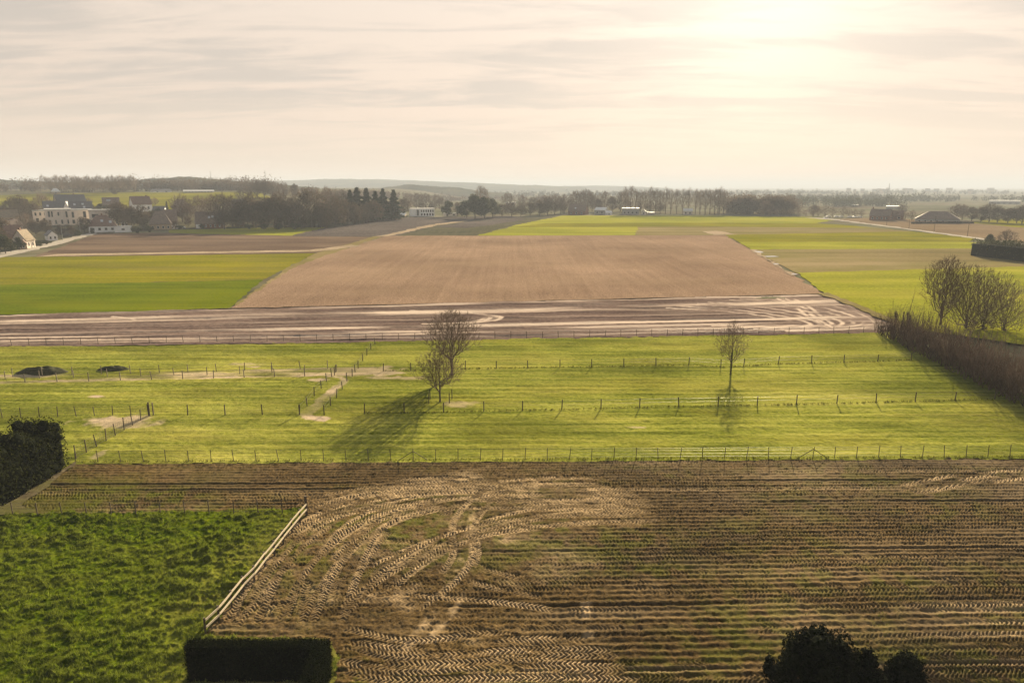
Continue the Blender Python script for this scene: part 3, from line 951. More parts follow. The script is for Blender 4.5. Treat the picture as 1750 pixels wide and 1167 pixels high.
fence('wire fence on the mound side of the muddy lane', line_px((-30, 645), (560, 629), 13), 1.3, 0.06, (0.6, 1.1), 0.008, 'post_grey')
fence('grey post fence along the middle of the muddy lane', line_px((-50, 649), (575, 635), 12), 1.25, 0.06, (0.6, 1.1), 0.008, 'post_grey')
fence('grey post fence on the camera side of the muddy lane', line_px((-12, 654.5), (572, 641), 12), 1.3, 0.07, (0.6, 1.1), 0.012, 'post_grey')
fence('wire fence at the edge of the left paddock, joined to the tall corner post', line_px((321, 708.5), (512, 708), 4), 1.3, 0.07, (0.6, 1.1), 0.006)
fence('diagonal fence on the outer paddock side of the trodden path', [at(x, y) for x, y in ((512, 708), (525, 693), (537, 676), (549, 664), (558, 652), (567, 643), (573, 636))], 1.25, 0.065, (0.6, 1.1), 0.010)
fence('diagonal fence on the tree side of the trodden path, running back to the bare strip', [at(x, y) for x, y in ((554, 709), (565, 693), (575, 679), (585, 665), (593, 651), (602, 643), (607, 635.5), (612, 629), (620, 617), (627, 607), (634, 597), (641, 588))], 1.25, 0.065, (0.6, 1.1), 0.010)
fence('mesh fence behind the tall dark hedge, ending at the corner post', line_px((-60, 715), (255, 708.5), 11), 1.3, 0.05, (0.1, 0.45, 0.8, 1.15), 0.006, mesh_net=True)
fence('dark mesh fence slanting from the corner post down to the plough corner', line_px((254, 710), (130, 783), 9), 1.45, 0.06, (0.1, 0.4, 0.7, 1.0, 1.3), 0.010, mesh_net=True)
cp = empty('corner_post', at(255.5, 710), 0, 'tall stout twin corner post where two mesh fences meet', 'fence post')
MB().tube((0, 0, -0.2), (0, 0, 1.75), 0.10, 0.09, 8).build('post', M['post'], cp)
MB().tube((0.35, 0.3, -0.2), (0.35, 0.3, 1.6), 0.09, 0.08, 8).build('post', M['post_grey'], cp)
fence('low wire fence of slim posts between near paddock and plough', line_px((-20, 880), (483, 877), 13), 1.25, 0.045, (0.25, 0.55, 0.85, 1.15), 0.007)

# white rail fence: each rail a part
wp = [at(x, y) for x, y in ((524, 879), (513, 891.5), (499, 908.5), (484, 927.5), (469, 947), (452.5, 967), (434.5, 991), (416, 1010), (396, 1035.5), (374.5, 1062), (351.5, 1083.5))]
wf = empty('rail_fence', wp[0], 0, 'pale two-rail wooden fence running between grass paddock and tyre tracks', 'fence')
pm = MB().box(-0.06, 0.06, -0.06, 0.06, -0.2, 1.2).mesh('post', M['post'])
tall = MB().box(-0.09, 0.09, -0.09, 0.09, -0.2, 1.75).mesh('post', M['post'])
for i, p in enumerate(wp):
    q = link('post', tall if i == 0 else pm, wf, p - wp[0])
    q.rotation_euler = (0, 0, R(30))
for p, q in zip(wp[:-1], wp[1:]):
    a, b = p - wp[0], q - wp[0]
    L = (b - a).length
    ang = math.atan2(b.y - a.y, b.x - a.x)
    for z in (0.55, 1.05):
        m = MB().box(0.0, L - 0.02, 0.065, 0.105, -0.075, 0.075)
        o = m.build('rail', M['rail'], wf)
        o.location = a + Vector((0, 0, z + rnd.gauss(0, 0.012)))
        o.rotation_euler = (0, rnd.gauss(0, 0.006), ang)

# ------------------------------------------------------------------ trees
def tubes(segs, k):
    """segs: list of (p0,p1,r0,r1); returns verts, quads of open tapering tubes with k sides"""
    P0 = np.array([s[0] for s in segs], float)
    P1 = np.array([s[1] for s in segs], float)
    R0 = np.array([s[2] for s in segs])
    R1 = np.array([s[3] for s in segs])
    D = P1 - P0
    D /= np.maximum(np.linalg.norm(D, axis=1), 1e-9)[:, None]
    ref = np.where(np.abs(D[:, 2:3]) > 0.9, np.array([[1.0, 0, 0]]), np.array([[0, 0, 1.0]]))
    A = np.cross(D, ref)
    A /= np.linalg.norm(A, axis=1)[:, None]
    B = np.cross(D, A)
    ang = 2 * PI * np.arange(k) / k
    ring = np.cos(ang)[None, :, None] * A[:, None, :] + np.sin(ang)[None, :, None] * B[:, None, :]
    V = np.concatenate([P0[:, None] + ring * R0[:, None, None], P1[:, None] + ring * R1[:, None, None]], 1).reshape(-1, 3)
    base = (np.arange(len(segs)) * 2 * k)[:, None]
    i = np.arange(k)
    j = (i + 1) % k
    q = np.stack([i, j, j + k, i + k], -1)
    Q = (base[:, :, None] + q[None]).reshape(-1, 4)
    return V, Q


def mst(seed, H, N, R0, peak=0.55, trunk=0.2, r=0.17, twig=0.012, ntw=3, twl=0.055, bf=0.35, q=0.75, upw=0.6, lead=0.8, stems=1):
    """a leafless tree grown by joining points of its crown to the nearest limb, limbs sized by what they carry"""
    rs_ = np.random.RandomState(seed)
    P, par, pl = [np.array([0, 0, -0.2])], [-1], [0.0]
    z0 = trunk * H
    for st in range(stems):
        lean = rs_.normal(size=2) * (0.02 if stems == 1 else 0.10)
        last = 0
        nseg = 14
        for i in range(1, nseg + 1):
            z = lead * H * i / nseg
            p = np.array([lean[0] * z + rs_.normal() * 0.012 * H * i / nseg, lean[1] * z + rs_.normal() * 0.012 * H * i / nseg, z])
            pl.append(pl[last] + float(np.linalg.norm(p - P[last])))
            P.append(p)
            par.append(last)
            last = len(P) - 1
    nt = len(P)
    pw = math.log(0.5) / math.log(peak)
    f = rs_.rand(N * 3)
    env = np.sin(PI * f ** pw) ** q
    keep = rs_.rand(N * 3) < (env + 0.05) ** 1.6
    f = f[keep][:N]
    env = env[keep][:N]
    n = len(f)
    az = rs_.rand(n) * 2 * PI
    lob = 1 + 0.18 * np.sin(az * 3 + seed) * np.sin(f * 7 + seed) + 0.12 * np.sin(az * 5 - f * 9)
    rad = R0 * H * np.maximum(env, 0.08) * lob * rs_.rand(n) ** 0.55 * (0.72 + 0.5 * rs_.rand(n))
    T = np.stack([rad * np.cos(az), rad * np.sin(az), z0 + (H - z0) * f], -1)
    o = np.argsort(np.hypot(rad, 0.55 * (T[:, 2] - z0)))
    A = np.zeros((nt + n, 3))
    A[:nt] = P
    PLn = np.zeros(nt + n)
    PLn[:nt] = pl
    ok = np.ones(nt + n, bool)
    ok[:nt] = A[:nt, 2] > z0 * 0.75
    m = nt
    for t in T[o]:
        d = t - A[:m]
        dist = np.sqrt((d * d).sum(1)) + 1e-6
        cost = dist * (1 + upw * (1 - d[:, 2] / dist)) + bf * PLn[:m]
        cost[~ok[:m]] = 1e9
        b = int(np.argmin(cost))
        A[m] = t
        PLn[m] = PLn[b] + dist[b]
        par.append(b)
        m += 1
    par = np.array(par)
    e = 2.35
    area = np.full(m, 0.0)
    kids = np.zeros(m, int)
    for i in range(m - 1, 0, -1):
        kids[par[i]] += 1
    for i in range(m - 1, 0, -1):
        area[i] = max(area[i], twig ** e)
        area[par[i]] += area[i]
    rad_ = np.maximum(area, twig ** e) ** (1 / e)
    k_ = r / rad_[0]
    rad_ = np.maximum(twig, rad_ * (1 + (k_ - 1) * np.clip((rad_ - twig) / (rad_[0] - twig), 0, 1)))
    ctr = np.array([0, 0, z0 + (H - z0) * 0.3])
    tr, br = [], []
    for i in range(1, m):
        pi_ = par[i]
        a, b = A[pi_], A[i]
        ra = min(rad_[pi_], rad_[i] * 1.25)
        if i < nt:
            tr.append((a, b, rad_[pi_] * (1.25 if pi_ == 0 else 1), rad_[i]))
        else:
            mid_ = (a + b) / 2 + rs_.normal(size=3) * 0.05 * np.linalg.norm(b - a) + np.array([0, 0, -0.03 * np.linalg.norm(b - a)])
            br.append((a, mid_, ra, rad_[i]))
            br.append((mid_, b, rad_[i], rad_[i] * 0.95))
            nn = ntw + (2 if kids[i] == 0 else 0)
            for _ in range(nn):
                w = b - ctr
                w = w / (np.linalg.norm(w) + 1e-6) * 0.7 + rs_.normal(size=3) * 0.6 + np.array([0, 0, 0.35])
                w /= np.linalg.norm(w)
                br.append((b, b + w * H * twl * rs_.uniform(0.5, 1.3), twig * 0.85, twig * 0.55))
    return tr, br


def tree_meshes(tag_, mat_b, mat_t, **kw):
    tr, br = mst(**kw)
    v, q = tubes(tr, 8)
    tm = np_mesh('trunk', v, q, mat_b, True)
    lim = kw.get('twig', 0.012) * 2.0
    parts, faces, n = [], [], 0
    for segs, kk in (([s_ for s_ in br if s_[2] > lim], 5), ([s_ for s_ in br if s_[2] <= lim], 3)):
        if segs:
            v, q = tubes(segs, kk)
            parts.append(v)
            faces.append(q + n)
            n += len(v)
    return tm, np_mesh('crown', np.concatenate(parts), np.concatenate(faces), mat_t, False)


def place_tree(name, meshes, p, h, H0, label, cat='tree', group=None, rz=0.0, wide=1.0, names=('trunk', 'crown')):
    e = empty(name, p, rz, label, cat, group)
    s = h / H0
    for nm, me in zip(names, meshes):
        if me is None:
            continue
        o = link(nm, me, e)
        o.scale = (s * wide, s * wide, s)
    return e


def h_px(p, top):
    return max(0.5, z_at(p.y, top) - p.z)


p = at(752, 686)
tA = tree_meshes('a', M['bark'], M['twig'], seed=5, H=10.0, N=1050, R0=0.44, peak=0.50, trunk=0.22, r=0.15, twig=0.014)
place_tree('bare_tree', tA, p, h_px(p, 592), 10.0, 'smaller bare tree in front of the pair, its trunk inside wooden guard posts', rz=0.4)
p = at(772, 641)
tB = tree_meshes('b', M['bark'], M['twig'], seed=12, H=10.0, N=1200, R0=0.40, peak=0.56, trunk=0.24, r=0.18, twig=0.0145, upw=1.3)
place_tree('bare_tree', tB, p, h_px(p, 529), 10.0, 'taller fan-shaped bare tree at the rear of the pair in the meadow', rz=1.1)
p = at(1248.5, 640)
tC = tree_meshes('c', M['bark'], M['twig'], seed=23, H=10.0, N=560, R0=0.30, peak=0.45, trunk=0.24, r=0.12, twig=0.0115, lead=0.95, q=0.9, upw=1.0)
ivytree = place_tree('ivy_tree', tC, p, h_px(p, 547), 10.0, 'slender bare tree with ivy-wrapped trunk standing alone in the meadow', rz=0.2)


def leaf_cloud(centers, radii, n, size, seed, squash=1.0, shell=0.55):
    """n leaf quads spread through the outer volume of overlapping ellipsoids"""
    rs = np.random.RandomState(seed)
    C = np.array(centers, float)
    Rr = np.array(radii, float)
    if Rr.ndim == 1:
        Rr = np.repeat(Rr[:, None], 3, 1)
    w = (Rr[:, 0] * Rr[:, 1] * Rr[:, 2]) ** 0.66
    ci = rs.choice(len(C), n, p=w / w.sum())
    d = rs.normal(size=(n, 3))
    d /= np.linalg.norm(d, axis=1)[:, None]
    rad = shell + (1.15 - shell) * rs.rand(n) ** 0.8 + 0.35 * (rs.rand(n) ** 6)
    P = C[ci] + d * Rr[ci] * rad[:, None]
    return leaf_quads(P, size, rs)


def leaf_quads(P, size, rs, upness=0.0, aspect=0.55):
    n = len(P)
    a = rs.normal(size=(n, 3))
    a[:, 2] += upness
    a /= np.linalg.norm(a, axis=1)[:, None]
    b = np.cross(a, rs.normal(size=(n, 3)))
    b /= np.maximum(np.linalg.norm(b, axis=1), 1e-6)[:, None]
    s = size * (0.6 + 0.8 * rs.rand(n))[:, None]
    V = np.stack([P - a * s, P - b * s * aspect, P + a * s, P + b * s * aspect], 1).reshape(-1, 3)
    return V, np.arange(4 * n).reshape(-1, 4)


rs = np.random.RandomState(9)
zz = rs.rand(900) ** 0.8 * 3.6 - 0.1
th = rs.rand(900) * 2 * PI
rad = 0.08 + 0.10 * rs.rand(900) * (1 - zz / 5)
V, Q = leaf_quads(np.stack([rad * np.cos(th), rad * np.sin(th), zz], -1), 0.06, rs)
link('ivy', np_mesh('ivy', V, Q, M['ivy']), ivytree)
# guard posts round the front tree
gp = [at(735, 682), at(772.5, 681), at(768, 688.5), at(733, 689)]
for i, (lab) in enumerate(('rear guard post beside the smaller bare tree, on the lane side', 'rear guard post beside the smaller bare tree, on the open meadow side', 'front guard post beside the smaller bare tree, on the open meadow side', 'front guard post beside the smaller bare tree, on the lane side')):
    o = link('tree_guard_post', post_mesh('tree_guard_post', 0.06, 1.35, M['post']), None, gp[i])
    tag(o, lab, 'post', 'guard posts around the bare tree')

# right-hand tree group and hedgerow
for j, (x, y, top, seed, sp, fk, lab) in enumerate((
        (1607, 556, 438, 31, 0.32, 2, 'tall twin-stemmed bare tree at the open end of the hedgerow group'),
        (1650, 562, 453, 37, 0.50, 4, 'broad many-stemmed bare tree in the middle of the hedgerow group'),
        (1680, 564, 462, 41, 0.60, 4, 'wide leaning bare tree toward the outer end of the hedgerow group'),
        (1714, 566, 484, 45, 0.66, 4, 'low spreading bare tree behind the hedgerow at the picture edge'))):
    p = at(x, y)
    tm = tree_meshes('r', M['bark'], M['twig'], seed=seed, H=10.0, N=1150, R0=sp, peak=0.60 if fk == 2 else 0.50, q=0.75 if fk == 2 else 0.5, trunk=0.10 if fk == 2 else 0.02, r=0.16, twig=0.0135, upw=1.1, stems=fk, lead=0.70)
    place_tree('bare_tree', tm, p, h_px(p, top), 10.0, lab, rz=seed, wide=1.0, group='bare trees behind the hedgerow')

A, B = at(1538, 568), at(1762, 674)
hd = (B - A)
hl = hd.length
hdn = hd.normalized()
side = Vector((-hdn.y, hdn.x, 0))
if side.y < 0:
    side = -side
hedge = empty('hedgerow', A, 0, 'long tall leafless brown hedgerow bordering the meadow', 'hedge')
rg = random.Random(77)
total = hl * 1.6
segs, stems = [], []
nplants = int(total / 0.48)
for i in range(nplants):
    s = i * total / nplants
    for rowk in range(4):
        q = hdn * (s + rg.gauss(0, 0.2)) + side * (0.3 + rowk * 1.4 + rg.gauss(0, 0.3))
        h = 3.6 + 1.7 * min(1, s / 6) + 1.6 * min(1, s / 34) + rg.gauss(0, 1.2) + 0.75 * math.sin(s * 0.9 + rowk) + 0.5 * math.sin(s * 2.3 + 2 * rowk)
        base = q
        for b_ in range(4):
            d = Vector((rg.gauss(0, 0.26), rg.gauss(0, 0.26), 1)).normalized()
            L = h * rg.uniform(0.6, 1.02)
            m = base + d * L * 0.5 + Vector((rg.gauss(0, .12), rg.gauss(0, .12), 0))
            e = base + d * L + Vector((rg.gauss(0, .2), rg.gauss(0, .2), 0))
            segs.append((base[:], m[:], 0.045, 0.028))
            segs.append((m[:], e[:], 0.028, 0.012))
            for t_ in range(5):
                f = rg.uniform(0.15, 1.0)
                c = base.lerp(e, f)
                d2 = Vector((rg.gauss(0, 0.5), rg.gauss(0, 0.5), rg.gauss(0.5, 0.4))).normalized()
                segs.append((c[:], (c + d2 * rg.uniform(0.35, 0.9))[:], 0.013, 0.008))
v, q = tubes(segs, 3)
link('twigs', np_mesh('twigs', v, q, M['hedge_twig']), hedge)
for i in range(9):
    s = 0.1 + i * 0.8 + rg.gauss(0, 0.15)
    q = hdn * s + side * rg.uniform(0.2, 2.5)
    h = rg.uniform(3.7, 4.7)
    sg = []
    pt = Vector(q)
    rr_ = 0.13
    for k_ in range(5):
        nx = pt + Vector((rg.gauss(0, .08), rg.gauss(0, .08), h / 5))
        sg.append((pt[:], nx[:], rr_, rr_ * 0.93))
        pt, rr_ = nx, rr_ * 0.93
    for k_ in range(26):
        f = rg.uniform(0.45, 1.0)
        c = Vector(q) + (pt - Vector(q)) * f
        d = Vector((rg.gauss(0, 0.5), rg.gauss(0, 0.5), 0.9)).normalized()
        sg.append((c[:], (c + d * rg.uniform(0.25, 0.6))[:], 0.03, 0.012))
    v, qd = tubes(sg, 5)
    link('pollard_stem', np_mesh('pollard_stem', v, qd, M['bark']), hedge)
for i in range(26):
    s_ = rg.uniform(4, total)
    q = hdn * s_ + side * rg.uniform(0.0, 1.2)
    sg, pt, rr_ = [], Vector((q.x, q.y, -0.1)), rg.uniform(0.05, 0.09)
    hh_ = rg.uniform(3.5, 6.6)
    for k_ in range(4):
        nx = pt + Vector((rg.gauss(0, .12), rg.gauss(0, .12), hh_ / 4))
        sg.append((pt[:], nx[:], rr_, rr_ * 0.8))
        pt, rr_ = nx, rr_ * 0.8
    v, qd = tubes(sg, 5)
    link('stem', np_mesh('stem', v, qd, M['post_grey']), hedge)
bl, bs = [], []
for i in range(16):
    s_ = rg.uniform(3, total)
    q = hdn * s_ + side * rg.uniform(-0.2, 0.5)
    bl.append((Vector((q.x, q.y, rg.uniform(0.3, 1.3))), (rg.uniform(0.5, 1.1), rg.uniform(0.5, 1.0), rg.uniform(0.5, 1.2))))
V, Q = leaf_cloud([b_[0] for b_ in bl], [b_[1] for b_ in bl], 4200, 0.10, 44, shell=0.2)
link('bramble', np_mesh('bramble', V, Q, M['ivy']), hedge)
hp = [at(x, y) for x, y in ((1521, 567), (1592, 598), (1614, 609), (1638, 622), (1668, 636), (1695, 650), (1728, 665), (1765, 684))]
fence('row of grey posts at the foot of the leafless hedgerow', hp, 1.35, 0.06, (0.6, 1.1), 0.006, 'post_grey')


# ------------------------------------------------------------------ evergreen hedges and the near tree
def lumps_core(lumps, seed, sub=2):
    """closed lumpy bodies that fill the inside of a hedge"""
    import bmesh
    bm = bmesh.new()
    for c, r in lumps:
        mt = Matrix.Translation(c) @ Matrix.Diagonal((*[x * 0.68 for x in r], 1.0))
        bmesh.ops.create_icosphere(bm, subdivisions=sub, radius=1.0, matrix=mt)
    rg_ = random.Random(seed)
    for v in bm.verts:
        v.co += Vector((rg_.gauss(0, .05), rg_.gauss(0, .05), rg_.gauss(0, .05)))
    me = bpy.data.meshes.new('body')
    bm.to_mesh(me)
    bm.free()
    return me


def leafy(name, label, p, lumps, n, size, mat, seed, cat='hedge', rz=0.0, stems=None, shell=0.75):
    e = empty(name, p, rz, label, cat)
    V, Q = leaf_cloud([l[0] for l in lumps], [l[1] for l in lumps], n, size, seed, shell=shell)
    fo = link('foliage', np_mesh('foliage', V, Q, M[mat]), e)
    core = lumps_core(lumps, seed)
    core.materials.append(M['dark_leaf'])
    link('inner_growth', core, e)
    for a, b, r0 in stems or []:
        MB().tube(a, b, r0, r0 * 0.7, 7).build('stem', M['bark'], e)
    return e


A = at(124, 797)
B = at(-20, 886)
hv = B - A
hn = hv.normalized()
hs = Vector((hn.y, -hn.x, 0))
if hs.x > 0:
    hs = -hs
lumps, stems = [], []
nb = 15
rg = random.Random(4)
for i in range(nb):
    c = hn * (0.5 + i * 1.15) + hs * 1.1
    top = 4.75 + 0.35 * math.sin(i * 2.1) + rg.gauss(0, 0.2)
    for row in (0, 1, 2):
        cc = c + hs * (row * 1.3)
        for kz in range(5):
            zc = 0.5 + (top - 1.0) * kz / 4
            r_ = rg.uniform(0.72, 0.98)
            lumps.append((Vector((cc.x + rg.gauss(0, .10), cc.y + rg.gauss(0, .10), zc)), (r_, r_, 0.9)))
    stems.append(((c.x, c.y, -0.2), (c.x, c.y, 3.2), 0.10))
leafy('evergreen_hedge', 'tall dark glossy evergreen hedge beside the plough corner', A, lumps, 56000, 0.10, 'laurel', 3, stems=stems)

# clipped L-shaped hedge at the bottom
def clipped(label_run):
    e = empty('clipped_hedge', at(440, 1180), 0, label_run, 'hedge')
    o = e.location
    c1, c2, c3 = at(322, 1170), at(548, 1170), at(555, 1400)
    top = 2.3
    # back run along X, side run towards the camera
    yb = at(440, 1165).y
    x0, x1 = at(321, 1165).x, at(562, 1165).x
    th_ = 0.75
    runs = [(x0, x1, yb, yb + th_), (x1 - th_, x1, yb - 9.0, yb)]
    rs_ = np.random.RandomState(31)
    P = []
    body = MB()
    for (a0, a1, b0, b1) in runs:
        body.box(a0 - o.x + .05, a1 - o.x - .05, b0 - o.y + .05, b1 - o.y - .05 if b1 > yb else b1 - o.y + 0.04, -0.1, top - 0.06)
        area = 2 * ((a1 - a0) + (b1 - b0)) * top + (a1 - a0) * (b1 - b0)
        n = int(area * 420)
        u = rs_.rand(n, 3)
        Pp = np.stack([a0 + u[:, 0] * (a1 - a0), b0 + u[:, 1] * (b1 - b0), u[:, 2] * top], -1)
        f = rs_.rand(n)
        wt_ = [(a1 - a0) * top, (a1 - a0) * top, (b1 - b0) * top, (b1 - b0) * top, (a1 - a0) * (b1 - b0) * 2.0]
        cs = np.cumsum(wt_) / sum(wt_)
        fi = np.searchsorted(cs, f)
        Pp[fi == 0, 1] = b0
        Pp[fi == 1, 1] = b1
        Pp[fi == 2, 0] = a0
        Pp[fi == 3, 0] = a1
        Pp[fi >= 4, 2] = top
        Pp += rs_.normal(size=Pp.shape) * 0.05
        P.append(Pp)
    P = np.concatenate(P) - np.array(o)
    V, Q = leaf_quads(P, 0.055, rs_)
    link('foliage', np_mesh('foliage', V, Q, M['boxleaf']), e)
    body.build('inner_growth', M['dark_leaf'], e)
    return e


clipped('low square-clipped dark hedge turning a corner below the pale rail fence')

# evergreen tree tops rising at the bottom edge
def near_evergreen(label, px_c, y_dist, top_py, half_w, seed):
    d = ray(px_c, top_py)
    t = y_dist / d[1]
    p = Vector((t * d[0], y_dist, 0))
    topz = CAM_H + t * d[2]
    rg_ = random.Random(seed)
    lumps = []
    H_ = topz
    for k_ in range(90):
        f = rg_.random() ** 0.6
        z = H_ * (0.25 + (0.70 - 0.10 * rg_.random()) * f)
        w = half_w * (1.05 - 0.72 * f ** 2.2) * rg_.uniform(0.3, 1.1)
        az = rg_.random() * 2 * PI
        r_ = rg_.uniform(0.22, 0.55)
        lumps.append((Vector((w * math.cos(az), w * math.sin(az), z)), (r_, r_, r_ * rg_.uniform(0.8, 1.6))))
    for k_ in range(34):
        az, w = rg_.random() * 2 * PI, half_w * rg_.uniform(0.1, 1.15)
        z = H_ * (0.98 - 0.30 * (w / half_w) ** 1.6) + rg_.gauss(0, 0.12)
        lumps.append((Vector((w * math.cos(az), w * math.sin(az), z - 0.25)), (rg_.uniform(0.07, 0.16), rg_.uniform(0.07, 0.16), rg_.uniform(0.25, 0.5))))
    lumps.append((Vector((0, 0, H_ - 0.3)), (0.16, 0.16, 0.4)))
    lumps.append((Vector((0.5, 0.1, H_ - 0.8)), (0.2, 0.2, 0.5)))
    lumps.append((Vector((0, 0, H_ * 0.5)), (half_w * .6, half_w * .6, H_ * 0.28)))
    e = leafy('evergreen_tree', label, p, lumps, 30000, 0.07, 'dark_leaf', seed, 'tree', shell=0.9)
    MB().tube((0, 0, -0.2), (0, 0, H_ * 0.6), 0.25, 0.12, 8).build('trunk', M['bark'], e)
    return e


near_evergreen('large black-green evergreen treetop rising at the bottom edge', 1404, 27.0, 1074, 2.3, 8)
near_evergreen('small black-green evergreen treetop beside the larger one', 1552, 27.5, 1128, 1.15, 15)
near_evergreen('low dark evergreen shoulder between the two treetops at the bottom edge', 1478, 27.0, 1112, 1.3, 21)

# ------------------------------------------------------------------ grass and weeds
def tufts(P, h, nb, spread, mat, name, seed, lean=0.35, width=0.02):
    rs_ = np.random.RandomState(seed)
    n = len(P)
    hh = np.repeat(h, nb) if np.ndim(h) else np.full(n * nb, h)
    B0 = np.repeat(P, nb, 0) + np.concatenate([rs_.normal(size=(n * nb, 2)) * spread, np.zeros((n * nb, 1))], 1)
    tip = B0 + np.stack([rs_.normal(size=n * nb) * lean * hh, rs_.normal(size=n * nb) * lean * hh, hh * (0.6 + 0.6 * rs_.rand(n * nb))], -1)
    az = rs_.rand(n * nb) * PI
    w = np.stack([np.cos(az), np.sin(az), np.zeros_like(az)], -1) * width
    V = np.stack([B0 - w, B0 + w, tip], 1).reshape(-1, 3)
    return tag(link(name, np_mesh(name, V, np.arange(len(V)).reshape(-1, 3), M[mat])), kind='stuff')


rs = np.random.RandomState(19)
Xp, Yp, Hp, Dp = PD
ii = rs.randint(0, Xp.shape[0], 60000)
jj = rs.randint(0, Xp.shape[1], 60000)
keep = inside(Xp[ii, jj], Yp[ii, jj], PADDOCK) & (rs.rand(60000) < np.clip(Hp[ii, jj] * 9 + 0.15, 0, 1) * (1 - 0.5 * Dp[ii, jj]))
ii, jj = ii[keep][:20000], jj[keep][:20000]
P = np.stack([Xp[ii, jj] + rs.normal(size=len(ii)) * .08, Yp[ii, jj] + rs.normal(size=len(ii)) * .05, Hp[ii, jj] - 0.02], -1)
tufts(P, 0.13 + 0.14 * rs.rand(len(P)), 6, 0.07, 'grass_blade', 'tussock_grass', 5, 0.5, 0.018)
Xp, Yp, Wp = PL
ii = rs.randint(0, Xp.shape[0], 40000)
jj = rs.randint(0, Xp.shape[1], 40000)
keep = inside(Xp[ii, jj], Yp[ii, jj], PLOUGH) & (rs.rand(40000) < Wp[ii, jj] * 0.8)
ii, jj = ii[keep][:12000], jj[keep][:12000]
P = np.stack([Xp[ii, jj], Yp[ii, jj], np.full(len(ii), -0.05)], -1)
tufts(P, 0.07 + 0.07 * rs.rand(len(P)), 4, 0.06, 'weed_blade', 'weeds', 6, 0.6, 0.018)
fl = []
for pts, dens in ((NEAR, 5.0), (mid, 6.0), (back, 6.0)):
    for a, b in zip(pts[:-1], pts[1:]):
        n = int((b - a).length * dens)
        for i in range(n):
            q = a.lerp(b, rs.rand())
            fl.append((q.x, q.y + rs.normal() * 0.10, 0.0))
tufts(np.array(fl), 0.16 + 0.14 * rs.rand(len(fl)), 6, 0.07, 'grass_long', 'long_grass', 8, 0.45, 0.02)

# ------------------------------------------------------------------ spoil heaps in the paddock
def heap(px0, px1, py_base, py_top, label):
    a, b = at(px0, py_base), at(px1, py_base)
    c = (a + b) / 2
    w = (b - a).length / 2
    hh = h_px(c, py_top)
    n, m_ = 40, 14
    u = np.linspace(0, 2 * PI, n, endpoint=False)
    V, Q = [(0, 0, hh)], []
    for k_ in range(1, m_ + 1):
        f = k_ / m_
        for i, th_ in enumerate(u):
            nz = 1 + 0.18 * math.sin(3 * th_ + px0) + 0.1 * math.sin(7 * th_)
            V.append((w * f * math.cos(th_) * (1 + 0.05 * nz), w * 0.45 * f * math.sin(th_) * nz, hh * (1 - f ** 3) * (1 + 0.12 * math.sin(5 * th_ + 9 * f)) - 0.06 * f))
    V = np.array(V)
    V[:, 2] += 0.06 * vnoise(V[:, 0], V[:, 1], 1.4, 3, 3)
    for k_ in range(1, m_):
        for i in range(n):
            s0, s1 = 1 + (k_ - 1) * n, 1 + k_ * n
            Q.append((s0 + i, s1 + i, s1 + (i + 1) % n, s0 + (i + 1) % n))
    T = [(0, 1 + i, 1 + (i + 1) % n) for i in range(n)]
    return tag(link('soil_heap', np_mesh('soil_heap', V, [np.array(Q), np.array(T)], M['compost'], True), None, c), label, 'soil heap')


heap(30, 114, 636, 627.5, 'large dark grassed soil heap behind the lane fences')
heap(168, 220, 631, 629.2, 'small low brown soil heap beside the larger dark one')

# ------------------------------------------------------------------ far trees
def merge(parts):
    vs_, fs, n = [], [], 0
    for v, f in parts:
        vs_.append(v)
        fs.append(np.asarray(f) + n)
        n += len(v)
    return np.concatenate(vs_), fs


